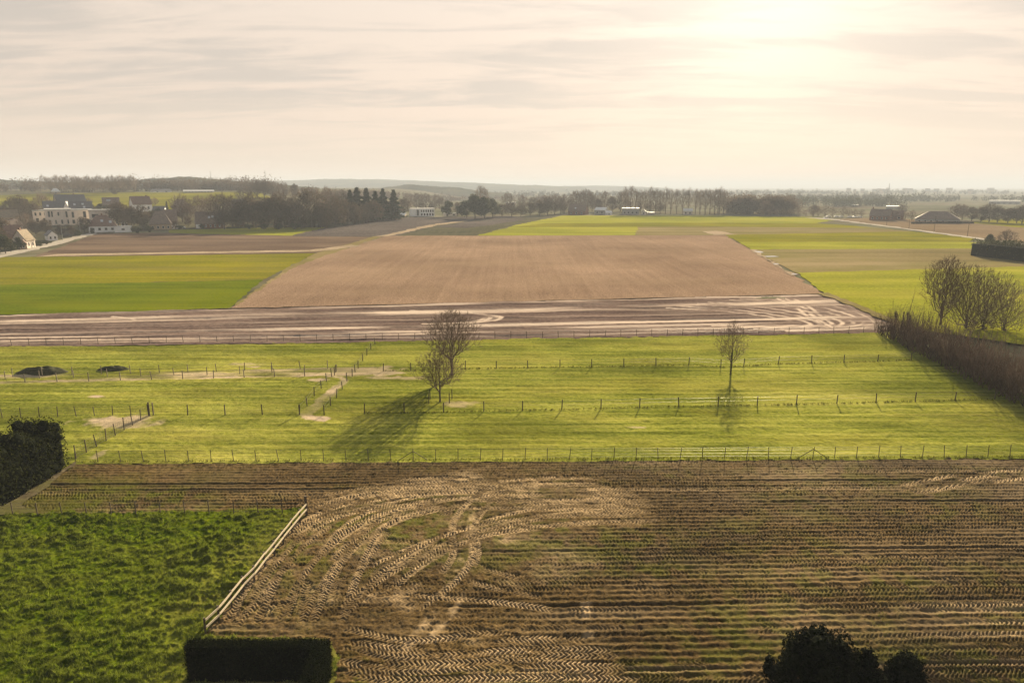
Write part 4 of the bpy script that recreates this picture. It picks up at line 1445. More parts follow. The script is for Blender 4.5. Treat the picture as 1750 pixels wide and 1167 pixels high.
def far_variant(kind, seed):
    rg_ = random.Random(seed)
    H = 10.0
    if kind in ('bare', 'young', 'poplar'):
        kw = {'bare': dict(N=300, R0=0.42, peak=0.52, trunk=0.14, r=0.20, twig=0.036, ntw=4, twl=0.10),
              'young': dict(N=170, R0=0.36, peak=0.5, trunk=0.10, r=0.13, twig=0.030, ntw=4, twl=0.11),
              'poplar': dict(N=150, R0=0.17, peak=0.62, trunk=0.14, r=0.14, twig=0.026, ntw=3, twl=0.09, upw=2.2, lead=0.97)}[kind]
        tr, br = mst(seed=seed, H=H, **kw)
        v, q = tubes(tr, 6)
        tm = np_mesh('trunk', v, q, M['bark'], True)
        v, q = tubes(br, 3)
        return tm, np_mesh('crown', v, q, M['twig_far' if kind == 'bare' else 'twig_pale'])
    if kind in ('bushy', 'ever', 'shrub'):
        tr, br = mst(seed=seed, H=H, N=200, R0=0.40, peak=0.5, trunk=0.12, r=0.20, twig=0.036, ntw=4, twl=0.09)
        v, q = tubes(tr, 6)
        tm = np_mesh('trunk', v, q, M['bark'], True)
        lumps = []
        for i in range(16):
            f = rg_.random()
            w = 3.6 * math.sin(PI * (0.2 + 0.75 * f)) * math.sqrt(rg_.random())
            az = rg_.random() * 2 * PI
            r_ = rg_.uniform(0.9, 1.7)
            lumps.append(((w * math.cos(az), w * math.sin(az), (1.2 if kind == 'shrub' else 2.4) + 6.6 * f), (r_, r_, r_)))
        n = 1500 if kind == 'bushy' else 3200
        V, Q = leaf_cloud([l[0] for l in lumps], [l[1] for l in lumps], n, 0.22 if kind == 'bushy' else 0.30, seed, shell=0.35)
        if kind == 'bushy':
            v, q = tubes(br, 3)
            V, fs = merge([(V, Q), (v, q)])
            Q = np.concatenate(fs)
        return tm, np_mesh('crown', V, Q, M['far_crown' if kind == 'bushy' else 'far_green'])
    if kind == 'conifer':
        rs_ = np.random.RandomState(seed)
        n = 2600
        z = 0.8 + 9.2 * rs_.rand(n) ** 1.3
        rr_ = (10.2 - z) * 0.24 * (0.45 + 0.6 * rs_.rand(n)) * (0.75 + 0.35 * np.sin(z * 4.5)) + 0.05
        th_ = rs_.rand(n) * 2 * PI
        V, Q = leaf_quads(np.stack([rr_ * np.cos(th_), rr_ * np.sin(th_), z - 0.25 * rr_], -1), 0.26, rs_)
        v, q = tubes([((0, 0, -.1), (0, 0, 5.0), 0.22, 0.12), ((0, 0, 5.0), (0, 0, 9.8), 0.12, 0.03)], 6)
        return np_mesh('trunk', v, q, M['bark'], True), np_mesh('crown', V, Q, M['conifer'])


VAR = {k: [far_variant(k, 100 + 13 * i + 7 * j) for i in range(n)] for j, (k, n) in enumerate((('bare', 5), ('young', 2), ('poplar', 4), ('bushy', 4), ('ever', 3), ('shrub', 2), ('conifer', 3)))}
NAMES = {'bare': 'bare_tree', 'young': 'young_tree', 'poplar': 'poplar_tree', 'bushy': 'bushy_tree', 'ever': 'evergreen_tree', 'shrub': 'evergreen_shrub', 'conifer': 'conifer_tree'}
WORDS = {'bare': 'bare brown tree', 'young': 'small pale bare tree', 'poplar': 'tall slim bare poplar', 'bushy': 'twiggy brown tree', 'ever': 'dark evergreen tree', 'shrub': 'dark green rounded shrub', 'conifer': 'dark pointed conifer'}
ORD = ['first', 'second', 'third', 'fourth', 'fifth', 'sixth', 'seventh', 'eighth', 'ninth', 'tenth', 'eleventh', 'twelfth', 'thirteenth', 'fourteenth', 'fifteenth', 'sixteenth', 'seventeenth', 'eighteenth', 'nineteenth', 'twentieth']
trg = random.Random(2024)


def clump(where, items):
    """items: (kind, px, base_py, top_py[, width]); labelled by kind and order from the left within the clump"""
    items = sorted(items, key=lambda a: a[1])
    tot, seen = {}, {}
    for it in items:
        tot[it[0]] = tot.get(it[0], 0) + 1
    for it in items:
        k = it[0]
        i = seen[k] = seen.get(k, -1) + 1
        lab = WORDS[k] + (' ' if tot[k] == 1 else ', %s from left, ' % ORD[i]) + where
        p = at(it[1], it[2])
        p.z -= 0.1
        h = h_px(p, it[3])
        w = it[4] if len(it) > 4 else 1.0
        place_tree(NAMES[k], VAR[k][trg.randrange(len(VAR[k]))], p, h, 10.0, lab, 'shrub' if k == 'shrub' else 'tree', 'trees ' + where, trg.random() * 6.28, w * trg.uniform(0.92, 1.12))


clump('beside the white-gabled house by the road', [('bushy', 8, 418, 372, 1.1), ('bushy', 24, 414, 388), ('ever', 10, 434, 402, 1.2), ('ever', 34, 428, 406, 1.1), ('bushy', 2, 428, 388)])
clump('in the gardens before the cream terrace', [('bushy', 62, 402, 376, 1.2), ('bushy', 80, 400, 374), ('bushy', 104, 402, 384), ('bushy', 122, 404, 386, 1.1), ('bushy', 145, 398, 370, 1.1), ('shrub', 133, 404, 392, 1.3), ('shrub', 68, 421, 411, 1.6), ('shrub', 80, 418, 409, 1.7), ('shrub', 158, 400, 392, 1.4), ('bare', 47, 400, 366)])
clump('behind the cream terrace', [('bushy', 36, 378, 334, 1.3), ('bushy', 58, 380, 344), ('bare', 75, 366, 331), ('bare', 22, 380, 340), ('bushy', 8, 378, 350), ('ever', 172, 360, 346, 1.2), ('bushy', 158, 362, 348)])
clump('between the cream terrace and thatched house', [('bushy', 212, 390, 346, 1.0), ('bushy', 226, 392, 352, 1.1), ('bushy', 244, 392, 350, 1.1), ('bushy', 203, 388, 344), ('shrub', 233, 398.5, 384, 1.5), ('shrub', 255, 397, 383, 1.5), ('ever', 183, 364, 350, 1.4)])
clump('around the thatched houses', [('conifer', 286, 364, 344), ('ever', 270, 372, 356, 1.4), ('ever', 262, 376, 358, 1.2), ('bare', 312, 380, 333), ('bare', 322, 382, 346), ('bare', 343, 378, 335), ('bare', 364, 388, 334), ('bare', 384, 390, 331), ('bushy', 384, 392, 358, 1.2), ('bare', 398, 388, 336), ('bushy', 300, 392, 378), ('shrub', 308, 392, 383, 1.6), ('shrub', 345, 391, 382, 1.5), ('bushy', 322, 388, 370)])
clump('in the dense wood left of the white block', [('bushy', 408, 390, 350, 1.1), ('bushy', 424, 390, 338), ('bushy', 438, 390, 345, 1.1), ('bare', 432, 388, 330), ('bushy', 454, 391, 340), ('bushy', 470, 390, 333, 1.1), ('bare', 481, 388, 328), ('bushy', 486, 390, 350), ('bare', 503, 388, 334), ('bushy', 515, 391, 352, 1.1), ('bushy', 532, 388, 322), ('bushy', 548, 390, 345), ('shrub', 505, 392, 378, 1.6), ('shrub', 478, 392, 380, 1.6), ('shrub', 450, 392, 380, 1.6), ('shrub', 425, 391.5, 380, 1.6), ('bushy', 556, 391, 360, 1.3)])
clump('in the conifer-topped belt left of the white block', [('bare', 560, 376, 321), ('bushy', 574, 388, 338), ('bare', 566, 384, 330), ('bushy', 588, 384, 340), ('conifer', 600, 378, 325, 1.7), ('conifer', 612, 378, 321, 1.8), ('conifer', 628, 378, 322, 1.8), ('conifer', 643, 378, 327, 1.9), ('conifer', 656, 376, 323, 1.7), ('conifer', 674, 376, 325, 2.0), ('bushy', 604, 384, 346, 1.2), ('bushy', 620, 382, 348, 1.2), ('bushy', 638, 380, 342, 1.2), ('bushy', 656, 376, 338, 1.2), ('bushy', 674, 374, 340, 1.2), ('bare', 585, 378, 328), ('bushy', 588, 386, 356, 1.4), ('bushy', 690, 368, 338, 1.1)])
clump('around the white flat-roofed block', [('bare', 697, 360, 333), ('bare', 712, 358, 330), ('bare', 728, 358, 331), ('bare', 745, 359, 333), ('ever', 764, 371, 339, 0.9), ('bare', 754, 362, 338), ('bushy', 782, 369, 346), ('bushy', 738, 360, 345, 1.2), ('bushy', 720, 360, 346, 1.2)])
clump('in the dark thicket right of the white block', [('ever', 798, 373, 337, 1.2), ('ever', 812, 374, 334, 1.2), ('ever', 828, 374, 336, 1.2), ('ever', 842, 372, 340, 1.2), ('poplar', 822, 364, 318, 1.3), ('poplar', 828, 364, 321, 1.3), ('bushy', 858, 370, 348, 1.3), ('bushy', 874, 370, 346, 1.3), ('bushy', 890, 370, 347, 1.3), ('bushy', 906, 369, 345, 1.3), ('bushy', 922, 369, 343, 1.2), ('bushy', 936, 368, 338, 1.1), ('bare', 948, 367, 331), ('bare', 930, 366, 334), ('bushy', 958, 366, 340, 1.0), ('bare', 964, 365, 333), ('bare', 868, 362, 330), ('bare', 893, 360, 333), ('bare', 912, 362, 337)])
clump('behind the dark barn and white sheds', [('bare', 985, 362, 326, 1.1), ('bare', 1000, 362, 324, 1.1), ('bare', 1012, 362, 330), ('bushy', 1022, 362, 340), ('bare', 1033, 362, 328), ('bushy', 1046, 362, 336, 1.1), ('bare', 1060, 362, 329), ('bushy', 1073, 362, 342, 1.2), ('bushy', 1092, 362, 344, 1.2), ('bushy', 1110, 363, 344, 1.2), ('bushy', 1128, 364, 345, 1.2), ('bare', 975, 362, 340)])
pops = [1068, 1077, 1086, 1094, 1102, 1111, 1120, 1128, 1137, 1146, 1156, 1166, 1176, 1188]
clump('in the poplar row behind the white sheds', [('poplar', x, 366, 318 + trg.uniform(0, 7), 1.0) for x in pops])
clump('in the poplar group beside the brown wood', [('poplar', x, 366.5, 320 + trg.uniform(0, 5), 1.15) for x in (1196, 1205, 1213, 1221, 1229, 1236)])
clump('in the low row beyond the car park', [('young', 1300 + 12.5 * i + trg.uniform(-3, 3), 370 + 0.12 * i, 351 + trg.uniform(0, 7), 1.2) for i in range(15)] + [('bare', 1308, 369, 343, 1.2), ('bushy', 1390, 369, 350, 1.2)])
clump('around the right-hand farm roofs', [('bare', 1541, 368, 350, 1.2), ('young', 1530, 376, 358, 1.3), ('young', 1546, 378, 362, 1.3), ('bare', 1634, 376, 349, 1.2), ('bare', 1644, 376, 350, 1.2), ('bushy', 1660, 378, 354, 1.3), ('bare', 1690, 380, 347, 1.3), ('bushy', 1676, 380, 354, 1.3), ('bushy', 1704, 381, 354, 1.3), ('bushy', 1722, 382, 356, 1.3), ('bare', 1737, 382, 352, 1.2), ('bushy', 1746, 383, 352, 1.3), ('bare', 1760, 384, 348, 1.2), ('young', 1558, 378, 360, 1.3), ('young', 1500, 376, 360, 1.3)])
clump('rising out of the dark clipped hedge at the right', [('ever', 1691, 421, 401, 1.1), ('bare', 1718, 424, 393, 1.1)])
clump('standing on the hill pasture behind the village', [('bushy', 196, 333, 325, 1.6), ('bare', 265, 352, 338, 1.2), ('bare', 152, 352, 338, 1.2), ('bare', 440, 338, 308, 1.1), ('bare', 452, 338, 307, 1.2), ('bare', 466, 338, 308, 1.2), ('bare', 484, 338, 311, 1.2), ('bushy', 505, 338, 314, 0.9), ('bare', 425, 338, 318, 1.1), ('bare', 412, 345, 324, 1.1)])

# hedges further out
def box_hedge(label, px0, py0, px1, py1, top_py, depth, n, mat, seed, size=0.16):
    A, B = at(px0, py0), at(px1, py1)
    e = empty('dark_hedge', A, math.atan2(B.y - A.y, B.x - A.x), label, 'hedge')
    L = (B - A).length
    hh = h_px(A, top_py)
    rs_ = np.random.RandomState(seed)
    u = rs_.rand(n, 3)
    P = np.stack([u[:, 0] * L, u[:, 1] * depth, hh * (0.05 + 0.95 * u[:, 2] ** 0.7)], -1)
    P[:, 2] *= 0.95 + 0.16 * vnoise(P[:, 0], P[:, 1], 0.25, seed, 4)
    P[:, 1] += 0.5 * vnoise(P[:, 0], P[:, 2], 0.6, seed + 3, 3)
    P[:, 0] += 0.5 * vnoise(P[:, 1], P[:, 2], 0.6, seed + 5, 3)
    V, Q = leaf_quads(P, size, rs_)
    link('foliage', np_mesh('foliage', V, Q, M[mat]), e)
    MB().box(0.2, L - 0.2, 0.25, depth - 0.2, -0.1, hh * 0.70).build('inner_growth', M['dark_leaf'], e)
    return e


box_hedge('long dark square hedge jutting in at the right edge below the farm track', 1657, 437, 1900, 466, 407, 9.0, 14000, 'far_green', 61, 0.28)
box_hedge('low dark hedge along the farm track before the long barn', 1560, 383, 1665, 382.5, 379, 3.0, 3000, 'far_crown', 62, 0.30)


# ------------------------------------------------------------------ buildings
def house(name, label, px0, px1, base, eave, ridge, depth, roof, wall, roofm, wins=(), rot=0.0, chim=(), skyl=(), door=None, cat='house', base_z=0.0, overhang=0.35, wallh=None):
    pc = at((px0 + px1) / 2, base)
    pc.z += base_z
    t = pc.y / ray(0, base)[1]
    W = (px1 - px0) / F * t
    he = max(0.6, z_at(pc.y, eave) - pc.z)
    hr = max(he + 0.2, z_at(pc.y, ridge) - pc.z)
    rz = -math.atan2(pc.x, pc.y) + rot
    e = empty(name, pc, rz, label, cat)
    D, o, w2 = depth, overhang, W / 2
    wb, rb = MB(), MB()
    if roof == 'gable_x':
        wb.add([(s * w2, y, z) for s in (-1, 1) for y, z in ((0, -1), (D, -1), (D, he), (D / 2, hr - 0.1), (0, he))], [(4, 3, 2, 1, 0), (5, 6, 7, 8, 9), (0, 1, 6, 5), (1, 2, 7, 6), (2, 3, 8, 7), (3, 4, 9, 8), (4, 0, 5, 9)])
        sl = (hr - he) / (D / 2)
        pr = [(-o, he - o * sl), (-o, he - o * sl + 0.25), (D / 2, hr + 0.25), (D + o, he - o * sl + 0.25), (D + o, he - o * sl), (D / 2, hr)]
        rb.add([(s * (w2 + o), y, z) for s in (-1, 1) for y, z in pr], [(0, 1, 2, 5), (5, 2, 3, 4), (6, 11, 8, 7), (11, 10, 9, 8)] + [(i, 6 + i, 6 + (i + 1) % 6, (i + 1) % 6) for i in range(6)])
    elif roof == 'gable_y':
        wb.add([(x, y, z) for y in (0, D) for x, z in ((-w2, -1), (w2, -1), (w2, he), (0, hr - 0.1), (-w2, he))], [(0, 1, 2, 3, 4), (9, 8, 7, 6, 5), (0, 5, 6, 1), (1, 6, 7, 2), (2, 7, 8, 3), (3, 8, 9, 4), (4, 9, 5, 0)])
        sl = (hr - he) / w2
        pr = [(-w2 - o, he - o * sl), (-w2 - o, he - o * sl + 0.25), (0, hr + 0.25), (w2 + o, he - o * sl + 0.25), (w2 + o, he - o * sl), (0, hr)]
        rb.add([(x, y, z) for y in (-o, D + o) for x, z in pr], [(0, 1, 2, 5), (5, 2, 3, 4), (6, 11, 8, 7), (11, 10, 9, 8)] + [(i, 6 + i, 6 + (i + 1) % 6, (i + 1) % 6) for i in range(6)])
    elif roof == 'hip':
        wb.box(-w2, w2, 0, D, -1, he)
        k = min(w2 * 0.62, D / 2)
        v = [(-w2 - o, -o, he), (w2 + o, -o, he), (w2 + o, D + o, he), (-w2 - o, D + o, he), (-w2 - o, -o, he + .2), (w2 + o, -o, he + .2), (w2 + o, D + o, he + .2), (-w2 - o, D + o, he + .2), (-w2 + k, D / 2, hr), (w2 - k, D / 2, hr)]
        rb.add(v, [(3, 2, 1, 0), (0, 1, 5, 4), (1, 2, 6, 5), (2, 3, 7, 6), (3, 0, 4, 7), (4, 5, 9, 8), (5, 6, 9), (6, 7, 8, 9), (7, 4, 8)])
    else:
        wb.box(-w2, w2, 0, D, -1, he)
        rb.box(-w2 - 0.15, w2 + 0.15, -0.15, D + 0.15, he, max(he + 0.3, hr))
    wb.build('wall', M[wall], e)
    ro = rb.build('roof', M[roofm], e)
    for (cu_, ch) in chim:
        cx = -w2 + cu_ * W
        cy = D / 2 + 0.1
        c = MB().box(cx - .45, cx + .45, cy - .4, cy + .4, he, hr + ch)
        c.box(cx - .55, cx + .55, cy - .5, cy + .5, hr + ch, hr + ch + 0.15)
        c.build('chimney', M['brick'], ro)
    for (u0, u1, v0, v1) in wins:
        a0, a1, b0, b1 = -w2 + u0 * W, -w2 + u1 * W, v0 * he, v1 * he
        fr_ = MB()
        tt_ = 0.10
        fr_.box(a0, a1, -0.05, 0.05, b0, b0 + tt_).box(a0, a1, -0.05, 0.05, b1 - tt_, b1)
        fr_.box(a0, a0 + tt_, -0.048, 0.05, b0 + tt_, b1 - tt_).box(a1 - tt_, a1, -0.048, 0.05, b0 + tt_, b1 - tt_)
        f_ = fr_.build('window', M['darkwood' if wall in ('white', 'cream') else 'white'], e)
        MB().box(a0 + tt_, a1 - tt_, -0.02, 0.03, b0 + tt_, b1 - tt_).build('pane', M['glass'], f_)
    if door:
        u0, u1, v1, dm = door
        MB().box(-w2 + u0 * W, -w2 + u1 * W, -0.06, 0.05, 0, v1 * he).build('door', M[dm], e)
    for (u, v_) in skyl:
        sx = -w2 + u * W
        if roof in ('gable_x', 'hip'):
            run = D / 2 + o
            y = -o + v_ * run
            z = he + 0.2 + v_ * (hr - he)
            sl = math.atan2(hr - he, run)
            b = MB().box(-0.7, 0.7, -0.85, 0.85, 0.0, 0.18)
            k_ = b.build('skylight', M['skylight'], ro)
            k_.location = (sx, y, z)
            k_.rotation_euler = (sl, 0, 0)
    return e


W2 = lambda n, v0, v1, w=0.45, a=0.04, b=0.96: [(a + (b - a) * (i + 0.5 - w / 2) / n, a + (b - a) * (i + 0.5 + w / 2) / n, v0, v1) for i in range(n)]
house('farmhouse', 'white low farmhouse with brown hipped roof at the road corner', 156, 197, 397, 387, 368, 12, 'hip', 'white', 'redtile', W2(4, 0.35, 0.75, 0.4), 0, [(0.52, 0.8)], [(0.5, 0.45), (0.8, 0.35)], (0.05, 0.13, 0.8, 'darkwood'))
house('annex_building', 'plain white flat-roofed annex wall beside the brown-roofed farmhouse', 198, 224, 397, 388, 387, 8, 'flat', 'white', 'palesheet', W2(1, 0.4, 0.7, 0.2), cat='building')
house('small_shed', 'small white shed with two dark openings behind the annex', 208, 219, 388, 380, 378.5, 5, 'flat', 'white', 'greysheet', W2(2, 0.2, 0.8, 0.5), cat='shed')
house('terrace_house', 'cream flat-roofed block at the open end of the modern terrace', 60, 82, 381, 361, 359.5, 11, 'flat', 'cream', 'greysheet', W2(3, 0.62, 0.88, 0.4) + W2(2, 0.1, 0.4, 0.4))
house('terrace_house', 'tall cream terrace block with bright roof edge and narrow windows', 83, 121, 385, 359, 357, 12, 'flat', 'cream', 'palesheet', [(0.12, 0.2, .55, .92), (.24, .3, .55, .92), (.48, .54, .62, .85), (.78, .85, .5, .9)] + W2(4, 0.08, 0.35, 0.3))
house('terrace_house', 'cream terrace block with slim dark windows beneath the slate gables', 122, 157, 384, 359.5, 358, 12, 'flat', 'cream', 'greysheet', [(0.15, 0.24, .5, .9), (.62, .74, .5, .92)] + W2(3, 0.08, 0.35, 0.35))
house('terrace_house', 'plain cream terrace block with dark balcony opening behind the farmhouse', 158, 201, 387, 360, 358.5, 12, 'flat', 'cream', 'greysheet', [(0.1, 0.32, .55, .78), (.68, .73, .62, .85), (.04, .12, .1, .4), (.9, .97, .15, .5)])
house('slate_house', 'house with long dark roof highest behind the cream terrace', 102, 146, 356, 345, 333, 10, 'gable_x', 'tanwall', 'slate', W2(4, .3, .7, .3), R(14), [(0.65, 0.8)])
house('slate_house', 'dark slate-roofed house with small pale front gable behind the terrace', 79, 112, 368, 356, 344, 10, 'gable_x', 'brick', 'slate', W2(3, .3, .7, .3), 0, [], [(0.2, 0.3)])
house('gabled_house', 'narrow house showing a bright pointed gable above the terrace roof', 111, 119, 368, 356, 345, 8, 'gable_y', 'white', 'slate', W2(1, .3, .7, .3), R(-10))
house('slate_house', 'slate-roofed house with three bright roof windows behind the terrace', 123, 157, 370, 358, 345, 10, 'gable_x', 'brick', 'slate', W2(3, .3, .7, .3), 0, [], [(0.25, 0.6), (0.6, 0.65), (0.65, 0.25)])
house('brick_house', 'dark brick house with one wide pale roof window above the gardens', 179, 204, 361, 350, 338, 9, 'gable_x', 'brick', 'browntile', W2(3, .3, .7, .3), 0, [], [(0.3, 0.55), (0.36, 0.55), (0.42, 0.55)])
house('chimney_house', 'brown-roofed house with chimney and white side wall against the pasture', 230, 260, 362, 349, 336, 9, 'gable_x', 'white', 'redtile', W2(3, .3, .7, .3), R(18), [(0.85, 0.9)])
house('roof_house', 'low dark-roofed house beneath the two small bare trees', 297, 323, 364, 353, 340, 9, 'hip', 'brick', 'browntile', W2(3, .3, .7, .3))
house('thatched_house', 'broad house with steep grey thatched hip roof and front gable', 258, 292, 393, 384, 361, 13, 'hip', 'tanwall', 'browntile', W2(4, .25, .75, .4))
house('thatched_house', 'steep grey-brown roofed house joined behind the broad thatched one', 283, 303, 388, 378, 359, 10, 'gable_x', 'greysheet', 'browntile', W2(2, .3, .7, .4))
house('skylight_house', 'steep brown-roofed house with three bright skylights and white garage', 336, 380, 390.5, 382, 363, 12, 'gable_x', 'brick', 'browntile', W2(4, .25, .75, .3, .3), R(-8), [], [(0.5, 0.5), (0.62, 0.55), (0.82, 0.5)], (0.02, 0.2, 0.85, 'white'))
house('white_house', 'small white-walled house with dark roof between the brick bushes and thatched house', 262, 280, 372, 362, 353, 9, 'gable_x', 'white', 'slate', W2(3, .3, .75, .4), R(-15))
house('garden_shed', 'low pale flat-roofed garden shed in front of the thatched houses', 292, 304, 391, 386.5, 385.5, 5, 'flat', 'white', 'greysheet', W2(2, .25, .75, .4), cat='shed')
house('white_house', 'white house with brown roof left of the cream terrace', 20, 40, 396, 386, 376, 9, 'gable_x', 'white', 'browntile', W2(3, .3, .75, .4), R(25), [(0.5, 0.7)])
house('white_house', 'white cottage with dark gable facing the road near the lamp', 84, 98, 411, 402, 395, 8, 'gable_y', 'white', 'slate', W2(2, .3, .75, .4), R(10))
house('dark_house', 'dark tall-roofed house half hidden in wood beyond the skylight house', 399, 421, 372, 358, 342, 10, 'gable_x', 'brick', 'slate', W2(2, .3, .7, .4))
house('white_gable_house', 'small cream house with a bright sunlit roof slope beside the road lamp', 44, 64, 424, 410, 393, 7, 'gable_x', 'cream', 'tanroof', W2(2, .3, .7, .3), R(52), [(0.3, 0.9)])
house('dark_house', 'dark red-roofed house among the roadside trees', 20, 42, 420, 404, 386, 9, 'gable_x', 'brick', 'redtile', W2(2, .3, .7, .3), R(20), [], [(0.7, 0.3)])
house('cottage', 'small cream cottage end wall showing between the roadside trees', 37, 46, 427, 417, 411, 6, 'gable_y', 'tanwall', 'redtile', W2(1, .3, .7, .4), 0)
house('tan_roof_house', 'tan-roofed house with pale chimney at the left picture edge', -8, 30, 384, 371, 359, 11, 'gable_x', 'tanwall', 'tanroof', W2(3, .3, .7, .3), R(6), [(0.55, 0.6)])
house('chalet', 'small pale pyramid-roofed hut at the edge of the hill pasture', 89, 102, 332, 328, 322, 9, 'hip', 'tanwall', 'palesheet', W2(1, .3, .7, .3), 0, cat='hut')
house('hill_house', 'tiny white-fronted house under the horizon wood', 154, 160, 328, 325, 321, 8, 'gable_y', 'white', 'browntile', W2(1, .3, .7, .3))
house('hill_house', 'dark low house with white gable below the wooded hill', 262, 292, 329, 326.5, 323.5, 9, 'gable_x', 'white', 'slate', W2(2, .3, .7, .2), R(12))
house('greenhouse', 'long pale glasshouse at the foot of the wooded hill', 316, 364, 329.5, 327.5, 325, 20, 'gable_x', 'greysheet', 'greysheet', W2(9, .15, .85, .7), 0, cat='greenhouse')
house('wood_house', 'blue-grey roofed house half hidden behind the dense wood', 490, 516, 381, 368, 352, 10, 'gable_x', 'tanwall', 'slate', W2(3, .3, .7, .4), R(-10))
house('apartment_block', 'white flat-roofed two-storey block with rows of dark windows', 701, 743, 370, 357.5, 356.5, 12, 'flat', 'white', 'palesheet', W2(6, .58, .88, .5, .42, .98) + W2(5, .10, .42, .5, .42, .98) + [(.27, .36, .1, .9)], R(6), cat='building')
house('low_shed', 'low white-roofed shed left of the white flat-roofed block', 664, 692, 371, 368, 364, 9, 'gable_x', 'tanwall', 'palesheet', W2(2, .2, .7, .3), R(-12), cat='shed')
house('low_shed', 'low pale wall and shed right of the white flat-roofed block', 758, 782, 369, 365.5, 364, 6, 'flat', 'cream', 'palesheet', W2(2, .2, .7, .3), cat='shed')
house('field_shed', 'far white-roofed shed glimpsed over the dark thicket', 863, 882, 352, 347.5, 345.5, 12, 'flat', 'tanwall', 'palesheet', W2(2, .2, .7, .3), cat='shed')
house('dark_barn', 'dark steep-roofed barn with one roof window at the green strips', 970, 1000, 367, 361, 349.5, 14, 'gable_x', 'brick', 'browntile', W2(3, .2, .7, .3), R(-16), [], [(0.4, 0.4)], None, 'barn')
house('pale_shed', 'white lean-roofed shed with bright roof right of the dark barn', 1015, 1034, 367, 359.5, 355, 12, 'gable_x', 'greysheet', 'palesheet', W2(2, .2, .7, .3), R(-20), cat='shed')
house('pale_shed', 'small bright shed between the lean-roofed shed and grey hall', 1036, 1046, 367.5, 364, 361, 8, 'gable_x', 'white', 'palesheet', W2(1, .2, .7, .3), R(15), cat='shed')
house('grey_hall', 'long grey metal hall with bright roof edge behind the strips', 1063, 1092, 366.5, 357.5, 356, 24, 'flat', 'greysheet', 'palesheet', W2(4, .2, .5, .5), 0, cat='industrial hall')
house('small_shed', 'small pale gabled shed just right of the grey hall', 1096, 1104, 367, 362, 358.5, 8, 'gable_y', 'cream', 'greysheet', W2(1, .2, .7, .3), cat='shed')
house('low_shed', 'low flat white shed right of the small gabled one', 1106, 1119, 367, 364.5, 363, 8, 'flat', 'tanwall', 'palesheet', W2(2, .2, .7, .4), cat='shed')
house('low_shed', 'pale low building at the foot of the poplar row', 1168, 1183, 367, 361, 357, 10, 'gable_x', 'cream', 'palesheet', W2(2, .2, .7, .3), cat='shed')
house('farm_house', 'dark-roofed farmhouse with tall chimney behind the farm track', 1487, 1518, 377, 369, 358, 12, 'gable_x', 'brick', 'browntile', W2(4, .3, .7, .4), R(-8), [(0.08, 1.6)])
house('farm_shed', 'low brown shed roof beside the chimneyed farmhouse', 1517, 1542, 376, 369, 360, 10, 'gable_x', 'brick', 'redtile', W2(2, .3, .7, .4), R(5), cat='shed')
house('long_barn', 'long dark hip-roofed barn behind the farm track poles', 1568, 1634, 381.5, 375, 362, 18, 'hip', 'greysheet', 'browntile', W2(7, .3, .7, .4), 0, cat='barn')
house('far_hall', 'distant white-roofed hall on the plain above the chimneyed farmhouse', 1515, 1536, 357, 354.5, 352.5, 30, 'flat', 'greysheet', 'palesheet', W2(3, .2, .6, .6), cat='industrial hall')
house('far_hall', 'long distant white-roofed hall on the plain at the right', 1694, 1738, 349, 345.5, 343, 40, 'flat', 'greysheet', 'palesheet', W2(5, .2, .6, .6), cat='industrial hall')
house('far_hall', 'tiny distant bright roof above the low young trees', 1455, 1466, 353, 351.5, 350, 20, 'flat', 'greysheet', 'palesheet', W2(2, .2, .6, .6), cat='industrial hall')
# far town on the horizon
tg = random.Random(55)
for i in range(16):
    x = tg.uniform(1430, 1740)
    b = tg.uniform(329.0, 331.5)
    house('town_block', 'faint grey block of the hazy town on the horizon plain', x, x + tg.uniform(3, 11), b, b - tg.uniform(3, 7), b - 8, 30, 'flat', 'tanwall', 'greysheet', (), cat='building')['group'] = 'blocks of the hazy town'


# ------------------------------------------------------------------ cars, lamps, poles, masts
def make_car(bodymat):
    b = MB()
    prof = [(-2.15, 0.35), (-2.2, 0.75), (-1.95, 0.95), (-1.2, 1.02), (-0.55, 1.48), (0.85, 1.50), (1.65, 1.05), (2.12, 0.95), (2.2, 0.6), (2.12, 0.35)]
    n = len(prof)
    for s in (-1, 1):
        pass
    v = [(x, s * (0.86 if z < 1.1 else 0.66), z) for s in (-1, 1) for x, z in prof]
    b.add(v, [tuple(range(n - 1, -1, -1)), tuple(range(n, 2 * n))] + [(i, (i + 1) % n, n + (i + 1) % n, n + i) for i in range(n)])
    body = b.mesh('body', M[bodymat])
    g = MB()
    for s in (-1, 1):
        g.add([(-1.0, s * 0.80, 1.06), (1.35, s * 0.80, 1.06), (0.8, s * 0.685, 1.44), (-0.5, s * 0.685, 1.44), (-1.0, s * 0.83, 1.06), (1.35, s * 0.83, 1.06), (0.8, s * 0.715, 1.44), (-0.5, s * 0.715, 1.44)], [(0, 1, 2, 3), (7, 6, 5, 4), (0, 4, 5, 1), (1, 5, 6, 2), (2, 6, 7, 3), (3, 7, 4, 0)])
    g.add([(-1.22, -0.62, 1.05), (-1.22, 0.62, 1.05), (-0.6, 0.56, 1.46), (-0.6, -0.56, 1.46), (-1.18, -0.62, 1.0), (-1.18, 0.62, 1.0), (-0.56, 0.56, 1.42), (-0.56, -0.56, 1.42)], [(0, 1, 2, 3), (7, 6, 5, 4), (0, 4, 5, 1), (1, 5, 6, 2), (2, 6, 7, 3), (3, 7, 4, 0)])
    glass = g.mesh('window', M['glass'])
    wh = MB().tube((0, -0.1, 0), (0, 0.1, 0), 0.32, 0.32, 14).mesh('wheel', M['tyre'])
    return body, glass, wh


CARS = {k: make_car(k) for k in ('car_white', 'car_dark')}


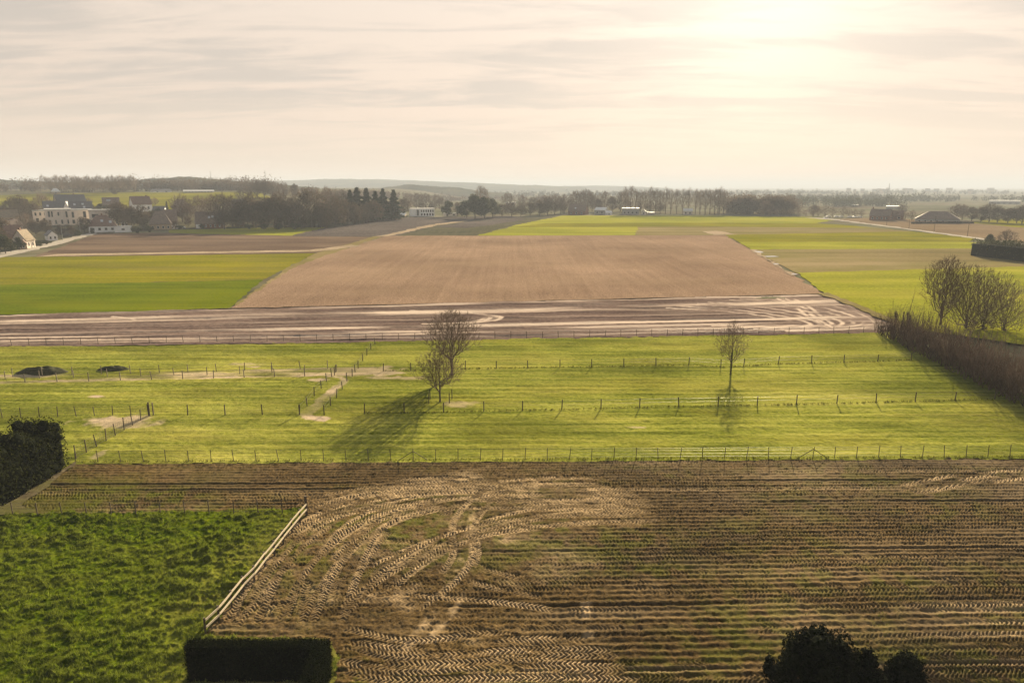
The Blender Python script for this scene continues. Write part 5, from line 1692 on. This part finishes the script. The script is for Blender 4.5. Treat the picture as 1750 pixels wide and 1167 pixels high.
def place_car(px, py, rz, kind, label, group=None):
    e = empty('parked_car', at(px, py), rz, label, 'car', group)
    b, g, w = CARS[kind]
    link('body', b, e)
    link('window', g, e)
    for x in (-1.35, 1.35):
        for y in (-0.78, 0.78):
            link('wheel', w, e, (x, y, 0.32))


gpk = 'cars parked by the farm track'
for i, (x, y, r_, lab) in enumerate(((1411, 373.6, 0.2, 'white car furthest along on the near verge of the farm track'), (1416, 371, 0.1, 'white car just behind the verge car on the farm track'),
                                     (1429, 371.5, 0.0, 'first white car in the parking row left of the farmhouse'), (1437, 371.5, 0.2, 'second white car in the parking row left of the farmhouse'),
                                     (1452, 372, 0.0, 'third white car in the parking row left of the farmhouse'), (1460, 372, 3.2, 'fourth white car in the parking row left of the farmhouse'), (1469, 372.2, 0.1, 'last white car in the parking row, nearest the farmhouse'))):
    place_car(x, y, r_, 'car_white', lab, gpk)
place_car(116, 404.5, 0.6, 'car_dark', 'dark car parked in the garden entrance before the terrace')
place_car(311, 391, 0.1, 'car_white', 'pale car parked between the thatched house and skylight house')


def lamp(px, py, top, label):
    p = at(px, py)
    h = h_px(p, top)
    e = empty('street_lamp', p, 0.7, label, 'street lamp', 'lamps along the village road')
    MB().tube((0, 0, -0.3), (0, 0, h), 0.11, 0.07, 8).build('pole', M['metal'], e)
    MB().tube((0, 0, h), (0.9, 0, h + 0.12), 0.05, 0.04, 6).build('arm', M['metal'], e)
    MB().box(0.8, 1.5, -0.12, 0.12, h + 0.06, h + 0.2).build('lamp_head', M['metal'], e)


lamp(59.5, 423.5, 402, 'grey street lamp by the hedge corner beside the white-roofed house')
lamp(107.5, 412, 386, 'grey street lamp beside the verge before the cream terrace')
lamp(138, 401.5, 381, 'pale street lamp nearest the white farmhouse')


def pole(px, py, top, label, r_=0.13):
    p = at(px, py)
    h = h_px(p, top)
    e = empty('utility_pole', p, 0.4, label, 'utility pole', 'wooden poles along the farm track')
    MB().tube((0, 0, -0.3), (0, 0, h), r_, r_ * 0.7, 8).build('pole', M['post'], e)
    MB().box(-0.7, 0.7, -0.05, 0.05, h - 0.5, h - 0.38).build('crossarm', M['post'], e)


for a in ((1437, 377, 362, 'wooden pole behind the parked cars on the farm track'), (1515, 386, 372, 'wooden pole below the chimneyed farmhouse'), (1553, 391.5, 375, 'wooden pole before the low brown shed'), (1596, 397.5, 370, 'wooden pole before the middle of the long barn'), (1653, 404.5, 381, 'wooden pole nearest the dark square hedge'), (1334, 372, 352, 'lone wooden pole before the brown wood')):
    pole(*a)


def mast(px, base, top, dist, label, w=1.2):
    d = ray(px, base)
    x = dist * d[0] / d[1]
    z0 = float(terrain(x, dist))
    h = z_at(dist, top) - z0
    e = empty('radio_mast', (x, dist, z0), 0.3, label, 'mast')
    b = MB()
    for i in range(3):
        a = 2 * PI * i / 3
        b.tube((w * math.cos(a), w * math.sin(a), 0), (0.25 * w * math.cos(a), 0.25 * w * math.sin(a), h), 0.28, 0.2, 5)
    b.build('leg', M['metal'], e)
    c = MB()
    for k_ in range(14):
        z = h * k_ / 14
        s0, s1 = w * (1 - 0.75 * k_ / 14), w * (1 - 0.75 * (k_ + 1) / 14)
        for i in range(3):
            a, a2 = 2 * PI * i / 3, 2 * PI * (i + 1) / 3
            c.tube((s0 * math.cos(a), s0 * math.sin(a), z), (s1 * math.cos(a2), s1 * math.sin(a2), z + h / 14), 0.14, 0.14, 4)
    tag(c.build('lattice', M['metal'], e), kind='stuff')


mast(454.5, 320, 291, 1500, 'thin lattice mast rising above the pale ridge', 1.0)
mast(361.5, 320, 292, 1500, 'thin lattice mast rising over the wooded hill', 0.8)
mast(1518, 335, 313, 2200, 'tallest lattice mast on the hazy right-hand plain', 2.6)
mast(1587, 336, 327, 2200, 'short mast on the plain right of the tallest one', 1.6)
mast(1635.5, 336, 328, 2200, 'short mast on the plain above the long barn', 1.6)

# ------------------------------------------------------------------ hills and far woods
def hill(name, prof, dist, depth, mat, rough, seed, base=-2.0):
    """a long ridge at a given distance whose crest follows the given skyline rows"""
    pxs = np.array([p_[0] for p_ in prof], float)
    tops = np.array([p_[1] for p_ in prof], float)
    n = 900
    px = np.linspace(pxs[0], pxs[-1], n)
    hz = np.array([z_at(dist, y) for y in np.interp(px, pxs, tops)])
    m_ = 40
    f = np.linspace(0, 1, m_)
    u = (px - 875) / F
    c_ = math.cos(PITCH) + 0.2265 * math.sin(PITCH)
    Yv = dist - depth / 2 + depth * f
    Xg = (u / c_)[None, :] * Yv[:, None]
    Yg = np.repeat(Yv[:, None], n, 1)
    sh = np.sin(PI * f) ** 0.8
    endf = sstep(np.minimum(np.arange(n), n - 1 - np.arange(n)) / 18.0)
    Zg = base + (hz - base)[None, :] * sh[:, None] * endf[None, :]
    nz = vnoise(Xg, Yg, 1.0 / 70.0, seed, 6, 0.7)
    Zg = Zg + rough * nz * (sh ** 0.5)[:, None] * np.clip(endf, 0, 1)[None, :]
    ix = np.arange(n * m_).reshape(m_, n)
    q = np.stack([ix[:-1, :-1], ix[:-1, 1:], ix[1:, 1:], ix[1:, :-1]], -1).reshape(-1, 4)
    return tag(link(name, np_mesh(name, np.stack([Xg, Yg, Zg], -1).reshape(-1, 3), q, mat, False)), kind='structure')


hill('hills', [(430, 312), (480, 309.5), (540, 307), (590, 306), (650, 307), (720, 309.5), (800, 312.5), (880, 316), (960, 318.5), (1010, 320)], 4200, 1500, M['hill'], 3.5, 5)
hill('hills', [(600, 328), (640, 323), (670, 320), (695, 316.5), (705, 316), (740, 318.5), (790, 323), (830, 328), (880, 332)], 1900, 350, M['hill'], 3.5, 6)
hill('hills', [(930, 321), (960, 319), (1010, 317.5), (1060, 318.5), (1110, 320.5), (1150, 322)], 5200, 1200, M['hill'], 3.0, 7)
hill('hills', [(-250, 306), (0, 309), (150, 312), (240, 308), (300, 302.5), (330, 301.5), (370, 306), (430, 311), (500, 317), (560, 322)], 1350, 300, M['hill'], 3.0, 8)


def woodland(name, label, prof, n, hmin, hmax, mat, seed, jit=30.0, leaves=46, leaf=0.9, trunks=True):
    """prof: (px, base_py) line on the ground; n crowns of loose twig faces with trunks"""
    rs_ = np.random.RandomState(seed)
    pts = [at(*p_) for p_ in prof]
    cum = [0.0]
    for a, b in zip(pts[:-1], pts[1:]):
        cum.append(cum[-1] + (b - a).length)
    P, V2 = [], []
    segs = []
    nc = max(6, n // 7)
    cs = rs_.rand(nc) * cum[-1]
    cw = cum[-1] / nc * 1.1
    ch = 0.55 + 0.55 * rs_.rand(nc)
    cy = np.abs(rs_.normal(size=nc)) * jit
    for i in range(n):
        c_ = rs_.randint(nc)
        s = float(np.clip(cs[c_] + rs_.normal() * cw, 0, cum[-1]))
        j = max(0, min(len(pts) - 2, int(np.searchsorted(cum, s)) - 1))
        q = pts[j].lerp(pts[j + 1], (s - cum[j]) / max(1e-6, cum[j + 1] - cum[j]))
        x, y = q.x + rs_.normal() * jit * 0.1, q.y + cy[c_] + abs(rs_.normal()) * jit * 0.3
        z = float(terrain(x, y))
        lo_ = 1.0 if name == 'brown_woodland' else ch[c_]
        h = rs_.uniform(hmin, hmax) * lo_ * rs_.uniform(0.8, 1.05)
        w = h * rs_.uniform(0.32, 0.55)
        d = rs_.normal(size=(leaves, 3))
        d /= np.linalg.norm(d, axis=1)[:, None]
        d *= (rs_.rand(leaves) ** 0.55)[:, None]
        P.append(np.array([x, y, z + h * 0.50]) + d * np.array([w, w, h * 0.50]))
        segs.append(((x, y, z - .3), (x, y, z + h * 0.75), 0.25, 0.10))
    V, Q = leaf_quads(np.concatenate(P), leaf, rs_, 0.0, 0.5)
    parts = [(V, Q), tubes(segs, 4)]
    V, fs = merge(parts)
    o = link(name, np_mesh(name, V, np.concatenate(fs), M[mat]))
    tag(o, label, 'wood', None, 'stuff')
    return o


woodland('far_woods', 'grey leafless wood along the horizon behind the hill pasture', [(-200, 329.5), (0, 330), (120, 329), (240, 328.5)], 330, 13, 21, 'far_crown', 1, 40, 70, 0.8)
woodland('far_woods', 'grey leafless wood covering the low hill beyond the glasshouse', [(225, 327.5), (330, 327), (440, 328)], 300, 14, 21, 'far_crown', 2, 60, 70, 0.8)
woodland('far_woods', 'grey trees between the village and the pale ridge', [(395, 333), (470, 335), (560, 340), (640, 343)], 150, 9, 15, 'far_crown', 3, 60, 60, 0.7)
woodland('far_woods', 'hazy trees below the pale ridge behind the conifer belt', [(560, 339), (700, 341), (850, 343), (960, 345)], 260, 8, 15, 'far_crown', 4, 120, 55, 0.8)
woodland('brown_woodland', 'rounded dense brown wood right of the poplars', [(1243, 367), (1300, 367.5), (1385, 368)], 170, 19, 23, 'far_crown', 5, 22, 170, 0.75)
woodland('far_woods', 'hazy blue-grey tree belt beyond the low young trees', [(1395, 356), (1460, 354), (1560, 353)], 130, 14, 20, 'far_green', 6, 60, 55, 1.0)
woodland('far_woods', 'hazy tree belts across the right-hand plain', [(1380, 345), (1500, 344), (1620, 346), (1800, 347)], 240, 12, 18, 'far_green', 7, 160, 45, 1.4)
woodland('far_woods', 'faint tree belts below the horizon at the right', [(1250, 334), (1450, 333), (1650, 333), (1850, 333)], 260, 14, 22, 'far_green', 8, 400, 36, 2.4)
woodland('far_woods', 'faint tree belts below the horizon in the middle', [(850, 338), (1000, 337), (1150, 336), (1300, 335)], 200, 12, 20, 'far_green', 9, 300, 36, 2.2)
woodland('far_woods', 'brown thicket joining the village gardens', [(390, 391), (470, 391.5), (560, 390)], 60, 7, 13, 'far_crown', 10, 14, 120, 0.42)
woodland('far_woods', 'brown thicket below the conifer belt', [(565, 388), (620, 383), (690, 372)], 55, 8, 14, 'far_crown', 11, 14, 120, 0.42)
# poplar spikes on the horizon
for i in range(34):
    x = 76 + i * 4.7 + trg.uniform(-1.2, 1.2)
    p = at(x, 330.5)
    v_ = VAR['poplar'][i % 4][1]
    o = link('horizon_poplar', v_, None, p)
    s = h_px(p, 299 + trg.uniform(0, 4)) / 10.0
    o.scale = (s * 1.0, s * 1.0, s)
    o.rotation_euler = (0, 0, trg.random() * 6)
    tag(o, 'thin bare poplar in the row rising above the horizon wood', 'tree', 'poplars along the horizon wood')

# ------------------------------------------------------------------ air
hz = MB().box(-16000, 16000, -2000, 16000, -3.2, 104.0).build('haze', None)
hm_ = bpy.data.materials.new('haze')
hm_.use_nodes = True
ht = NT(hm_.node_tree)
for nd in list(hm_.node_tree.nodes):
    hm_.node_tree.nodes.remove(nd)
pv = ht.n('ShaderNodeVolumePrincipled')
pv.inputs['Color'].default_value = (0.56, 0.625, 0.75, 1)
pv.inputs['Density'].default_value = 0.00024
pv.inputs['Anisotropy'].default_value = 0.0
ho = ht.n('ShaderNodeOutputMaterial')
ht.l(pv.outputs[0], ho.inputs['Volume'])
hz.data.materials.append(hm_)
tag(hz, kind='stuff')
